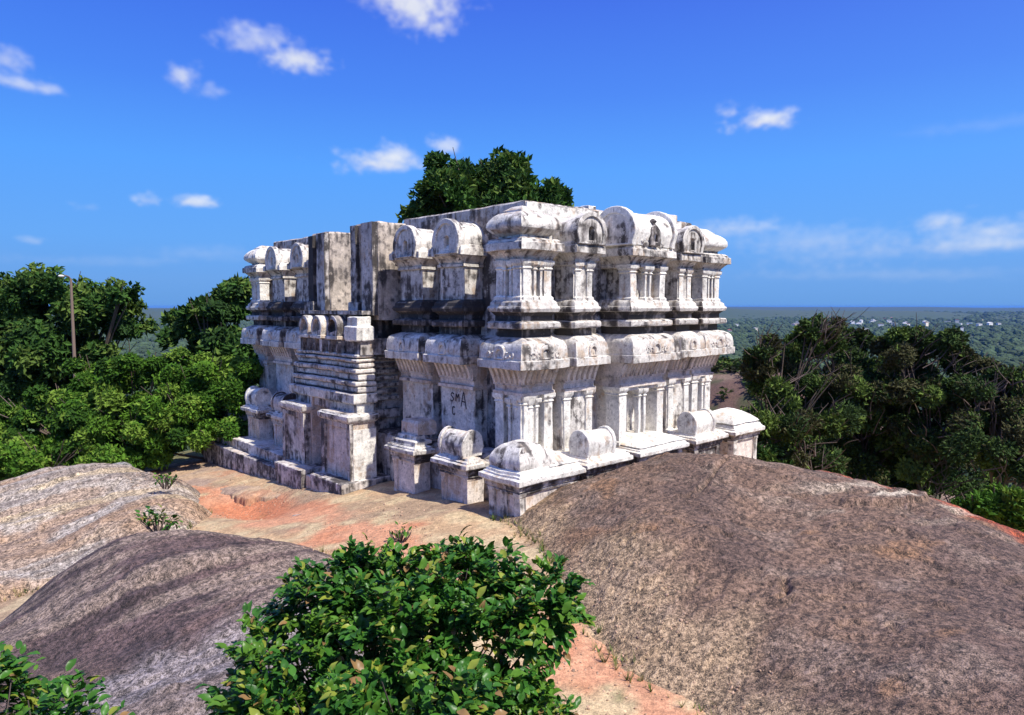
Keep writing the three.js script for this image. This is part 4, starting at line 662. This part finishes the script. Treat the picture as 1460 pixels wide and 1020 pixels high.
// the leafy bush before the temple: large single leaves
function bigLeaf(L, W, droop, seed) {
  const r = seeded(seed), rows = 6, pos = [], idx = [];
  for (let i = 0; i <= rows; i++) { const t = i / rows, w = W * Math.pow(Math.sin(Math.PI * Math.min(0.999, Math.max(0.02, Math.pow(t, 0.85)))), 0.8), y = -droop * t * t + 0.02 * L * Math.sin(t * 9 + seed), wav = 0.12 * W * Math.sin(t * 11 + seed * 2); pos.push(-w, y + w * 0.38 + wav, t * L, 0, y, t * L, w, y + w * 0.38 - wav, t * L); }
  for (let i = 0; i < rows; i++) { const a = i * 3; idx.push(a, a + 3, a + 1, a + 1, a + 3, a + 4, a + 1, a + 4, a + 2, a + 2, a + 4, a + 5); }
  const g = new THREE.BufferGeometry(); g.setAttribute('position', new THREE.Float32BufferAttribute(pos, 3)); g.setIndex(idx); g.computeVertexNormals(); return g;
}
const bigLeaves = [1, 2, 3, 4, 5].map((s) => bigLeaf(0.11, 0.03, 0.014 * s, s));
function leafyBush(label, base, clumps, count, shown, seed, size = 1, set) {
  const g = group('leafy_bush', label, 'bush', base, set), r = seeded(seed), wood = [], placed = [];
  for (const [x, y, z, q] of clumps) for (let k = 0; k < 6; k++) { const d = V(r() * 2 - 1, r() * 1.1, r() * 2 - 1).normalize(); wood.push(limb([V(x * 0.25, -0.15, z * 0.25), V(x * 0.7 + d.x * 0.1, y * 0.6, z * 0.7 + d.z * 0.1), V(x + d.x * q * 0.8, y + d.y * q * 0.7, z + d.z * q * 0.8)], 0.016, 0.004, 5)); }
  add(g, 'stems', mergeGeometries(wood), twigMat);
  const total = clumps.reduce((s, c) => s + c[3] * c[3], 0), q = new THREE.Quaternion(), m = new THREE.Matrix4();
  for (const [x, y, z, rad] of clumps) {
    const shoots = Array.from({ length: Math.round(rad * rad * 160) + 8 }, () => { const e = V(r() * 2 - 1, r() * 1.6 - 0.6, r() * 2 - 1).normalize(); return [e, rad * (0.72 + 0.36 * r()), r()]; });
    for (let k = Math.round(count * rad * rad / total); k > 0; k--) {
      const [e, dist, age] = shoots[Math.floor(r() * shoots.length)], t = r(), pos = V(x, y, z).addScaledVector(e, r() < 0.35 ? dist * Math.sqrt(r()) * 0.9 : dist - t * 0.2).add(V((r() - 0.5) * 0.09, (r() - 0.5) * 0.09, (r() - 0.5) * 0.09));
      const out = V(r() * 2 - 1, r() * 0.9 - 0.35, r() * 2 - 1).addScaledVector(e, 0.9).normalize(), side = V(r() - 0.5, 0.2 * (r() - 0.5), r() - 0.5).cross(out).normalize(), nor = V(0, 1, 0).addScaledVector(e, 0.5).add(V((r() - 0.5) * 0.8, 0, (r() - 0.5) * 0.8)), X = nor.clone().cross(out).normalize(), Y = out.clone().cross(X); void side;
      m.makeBasis(X, Y, out); q.setFromRotationMatrix(m); const s = size * (0.4 + r() * 0.65 + 0.35 * r() * r()); placed.push({ pos, q: q.clone(), s, kind: Math.floor(r() * 5), tone: r() < 0.025 ? 4 : r() < 0.1 ? 3 : age < 0.25 ? 2 : r() < 0.5 ? 0 : 1, near: pos.y + (pos.z + base[2] - base[2]) * 0.9 + r() * 0.15 });
    }
  }
  placed.sort((a, b) => b.near - a.near);
  const tones = [[0.034, 0.115, 0.015], [0.05, 0.15, 0.018], [0.085, 0.19, 0.02], [0.22, 0.26, 0.035], [0.25, 0.15, 0.06]], mats = leafyBush.mats ??= tones.map((t) => leafMat({ color: new THREE.Color().setRGB(...t), roughness: 0.36, transmission: 0.22 }));
  placed.slice(0, shown).forEach((l) => { const o = add(g, 'leaf', bigLeaves[l.kind], mats[l.tone]); o.position.copy(l.pos); o.quaternion.copy(l.q); o.scale.setScalar(l.s); });
  const rest = placed.slice(shown), im = new THREE.InstancedMesh(bigLeaves[1], leafyBush.white ??= leafMat({ roughness: 0.36, transmission: 0.22 }), rest.length), c = new THREE.Color();
  rest.forEach((l, i) => { im.setMatrixAt(i, m.compose(l.pos, l.q, V(l.s, l.s, l.s))); const v = 0.8 + r() * 0.4; im.setColorAt(i, c.setRGB(...tones[l.tone].map((k) => k * v))); });
  im.name = 'foliage'; im.userData.kind = 'stuff'; shade(im); g.add(im); return g;
}
leafyBush('large glossy green bush growing in front of the temple', [-0.85, 0, -5.3], [[0.0, 1.0, 0, 0.72], [-0.75, 0.85, 0.1, 0.62], [0.62, 1.05, 0.05, 0.6], [1.05, 1.22, -0.1, 0.42], [-0.3, 1.2, -0.3, 0.5], [0.5, 1.25, -0.35, 0.48], [-0.98, 0.5, 0.35, 0.46], [0.2, 0.75, 0.75, 0.7], [-0.55, 0.65, 0.85, 0.65], [0.85, 0.55, 0.7, 0.55], [-0.75, 1.2, -0.3, 0.42], [-0.2, 0.4, 1.2, 0.6], [0.9, 0.4, 0.2, 0.5], [-0.45, 1.4, -0.3, 0.26], [0.25, 1.45, -0.35, 0.22]], 30000, 300, 41, 0.86);
leafyBush('low green bush at the foot of the dark granite hump', [-3.2, 0, -4.6], [[0, 0.72, 0, 0.42], [-0.5, 0.9, 0, 0.42], [0.45, 0.6, 0.15, 0.34], [-0.9, 0.9, 0.1, 0.4], [0.1, 0.5, 0.5, 0.45], [0.75, 0.45, 0.2, 0.26]], 3400, 160, 42, 0.9);
const SEEDLINGS = 'seedlings on the bare rock';
for (const [px, py, depth, s, n, label] of [[228, 690, 15.5, 0.22, 40, 'small leafy seedling at the end of the pale rock slab'], [216, 757, 11.9, 0.27, 120, 'low sprawling plant between the pale slab and the dark hump'], [566, 768, 10.8, 0.14, 14, 'tiny seedling on the tan rock between bush and temple']]) {
  const p = there(px, py, depth); leafyBush(label, [p[0], p[1] - 0.02, p[2]], [[0, s * 0.55, 0, s * 0.8], [s, s * 0.4, 0.05, s * 0.6], [-s * 0.8, s * 0.4, 0, s * 0.6]], n, Math.min(n, 40), 50 + px, 1.1, SEEDLINGS);
}
{ // grass on the rim behind the pale slab
  const blade = new THREE.BufferGeometry(); blade.setAttribute('position', new THREE.Float32BufferAttribute([-0.012, 0, 0, 0.012, 0, 0, 0.05, 0.32, 0.03, -0.01, 0, 0.01, 0.012, 0, -0.01, -0.06, 0.26, -0.02, 0, 0, 0.012, 0.01, 0, -0.012, 0.0, 0.3, 0.07], 3)); blade.computeVertexNormals();
  const N = 9000, im = new THREE.InstancedMesh(blade, farLeaf, N), r = seeded(88), m = new THREE.Matrix4(), q = new THREE.Quaternion(), c = new THREE.Color(); let n = 0, guard = 0;
  while (n < N && guard++ < 200000) { const x = -19 + r() * 13, z = -24 + r() * 9; if (fbm(x * 0.6, 2, z * 0.6, 3) < -0.1 || slabHeight(x, z) > groundHeight(x, z) - 0.05 || pathDistance(x, z) < 1.1 || tempted(x, z)[0] > -2.6) continue; const s = 0.6 + r() * 0.8; q.setFromAxisAngle(V(0, 1, 0), r() * 6.28); im.setMatrixAt(n, m.compose(V(x, groundHeight(x, z) - 0.02, z), q, V(s, s, s))); const v = 0.7 + r() * 0.7; im.setColorAt(n, c.setRGB(0.11 * v, 0.16 * v, 0.035 * v)); n++; }
  im.count = n; im.name = 'grass'; im.userData = { kind: 'stuff', label: 'rough grass between the pale rock slab and the bushes', category: 'grass' }; shade(im); scene.add(im);
}
{ // scrub on the brown hillock
  const N = 2600, im = new THREE.InstancedMesh(sprig(10, 0.34, 5), farLeaf, N), r = seeded(95), m = new THREE.Matrix4(), q = new THREE.Quaternion(), c = new THREE.Color(); let n = 0, guard = 0;
  while (n < N && guard++ < 90000) { const x = 8 + r() * 26, z = -72 + r() * 24; if (fbm(x * 0.4, 61, z * 0.4, 3) < 0.06) continue; const s = 0.6 + r() * 0.9; q.setFromAxisAngle(V(0, 1, 0), r() * 6.28); im.setMatrixAt(n, m.compose(V(x, hillock.height(x, z) + 0.1 + r() * 0.7, z), q, V(s, s, s))); const p = DUSKY[Math.floor(r() * DUSKY.length)], v = 0.8 + r() * 0.5; im.setColorAt(n, c.setRGB(p[0] * v, p[1] * v, p[2] * v)); n++; }
  im.count = n; im.name = 'scrub'; im.userData = { kind: 'stuff', label: 'low scrub on the bare brown hillock', category: 'scrub' }; shade(im); scene.add(im);
}
{ // dry grass in the seams between rock and soil
  const blade = new THREE.BufferGeometry(), v = []; const rr = seeded(91); for (let i = 0; i < 9; i++) { const a = rr() * 6.28, l = 0.05 + rr() * 0.08, w = 0.004; v.push(Math.cos(a + 1.57) * w, 0, Math.sin(a + 1.57) * w, -Math.cos(a + 1.57) * w, 0, -Math.sin(a + 1.57) * w, Math.cos(a) * l * 0.6, l, Math.sin(a) * l * 0.6); } blade.setAttribute('position', new THREE.Float32BufferAttribute(v, 3)); blade.computeVertexNormals();
  const N = 700, im = new THREE.InstancedMesh(blade, farLeaf, N), r = seeded(89), m = new THREE.Matrix4(), q = new THREE.Quaternion(), c = new THREE.Color(); let n = 0, guard = 0;
  while (n < N && guard++ < 90000) { const x = -11 + r() * 14, z = -18 + r() * 13, g = groundHeight(x, z), seam = Math.min(Math.abs(slabHeight(x, z) - g), Math.abs(boulderHeight(x, z) - g), Math.abs(domeHeight(x, z) - g)); if (seam > 0.05 || fbm(x * 1.1, 33, z * 1.1, 3) < 0) continue; const s = 0.5 + r() * 1.1; q.setFromAxisAngle(V(0, 1, 0), r() * 6.28); im.setMatrixAt(n, m.compose(V(x, Math.max(g, slabHeight(x, z) < g + 0.06 ? slabHeight(x, z) : g) - 0.005, z), q, V(s, s, s))); const b = 0.7 + r() * 0.6; r() < 0.5 ? im.setColorAt(n, c.setRGB(0.3 * b, 0.24 * b, 0.11 * b)) : im.setColorAt(n, c.setRGB(0.1 * b, 0.15 * b, 0.03 * b)); n++; }
  im.count = n; im.name = 'dry_grass'; im.userData = { kind: 'stuff', label: 'dry grass tufts in the seams between rock and soil', category: 'grass' }; shade(im); scene.add(im);
}
{ // lamp post among the trees
  const p = there(104, 530, 26), top = there(104, 398, 26)[1], g = group('lamp_post', 'slim grey lamp post rising from the bushes before the dark tree', 'lamp post', [p[0], groundHeight(p[0], p[2]) - 0.2, p[2]]), h = top - g.position.y;
  const metal = new THREE.MeshStandardMaterial({ color: new THREE.Color().setRGB(0.2, 0.14, 0.105), roughness: 0.8 });
  add(g, 'pole', new THREE.CylinderGeometry(0.045, 0.085, h, 10).translate(0, h / 2, 0), metal); add(g, 'arm', limb([V(0, h - 0.3, 0), V(-0.02, h + 0.05, 0.05), V(-0.12, h + 0.12, 0.22)], 0.03, 0.025, 6), metal);
  add(g, 'lamp_head', new THREE.SphereGeometry(0.1, 12, 8).scale(0.8, 0.55, 1.5).translate(-0.14, h + 0.08, 0.32), new THREE.MeshStandardMaterial({ color: new THREE.Color().setRGB(0.62, 0.6, 0.57), roughness: 0.5 }));
}
// loose stones
{ const stone = (px, py, depth, s, i) => { const p = there(px, py, depth), g0 = new THREE.IcosahedronGeometry(s, 2).scale(1.3, 0.5, 0.9); const g = finish(g0, s * 0.35, 1.2, 1.6), col = new Float32Array(g.attributes.position.count * 3).fill(0.5); g.setAttribute('color', new THREE.BufferAttribute(col, 3)); const m = add(scene, 'stone', g, granite); m.position.set(...p); m.userData = { label: i ? 'small stone lying in the red hollow before the gateway' : 'flat grey stone at the rim of the pale rock slab', category: 'stone' }; };
  stone(158, 668, 18.5, 0.28, 0); stone(425, 741, 13.6, 0.16, 1); }

renderer.render(scene, camera);
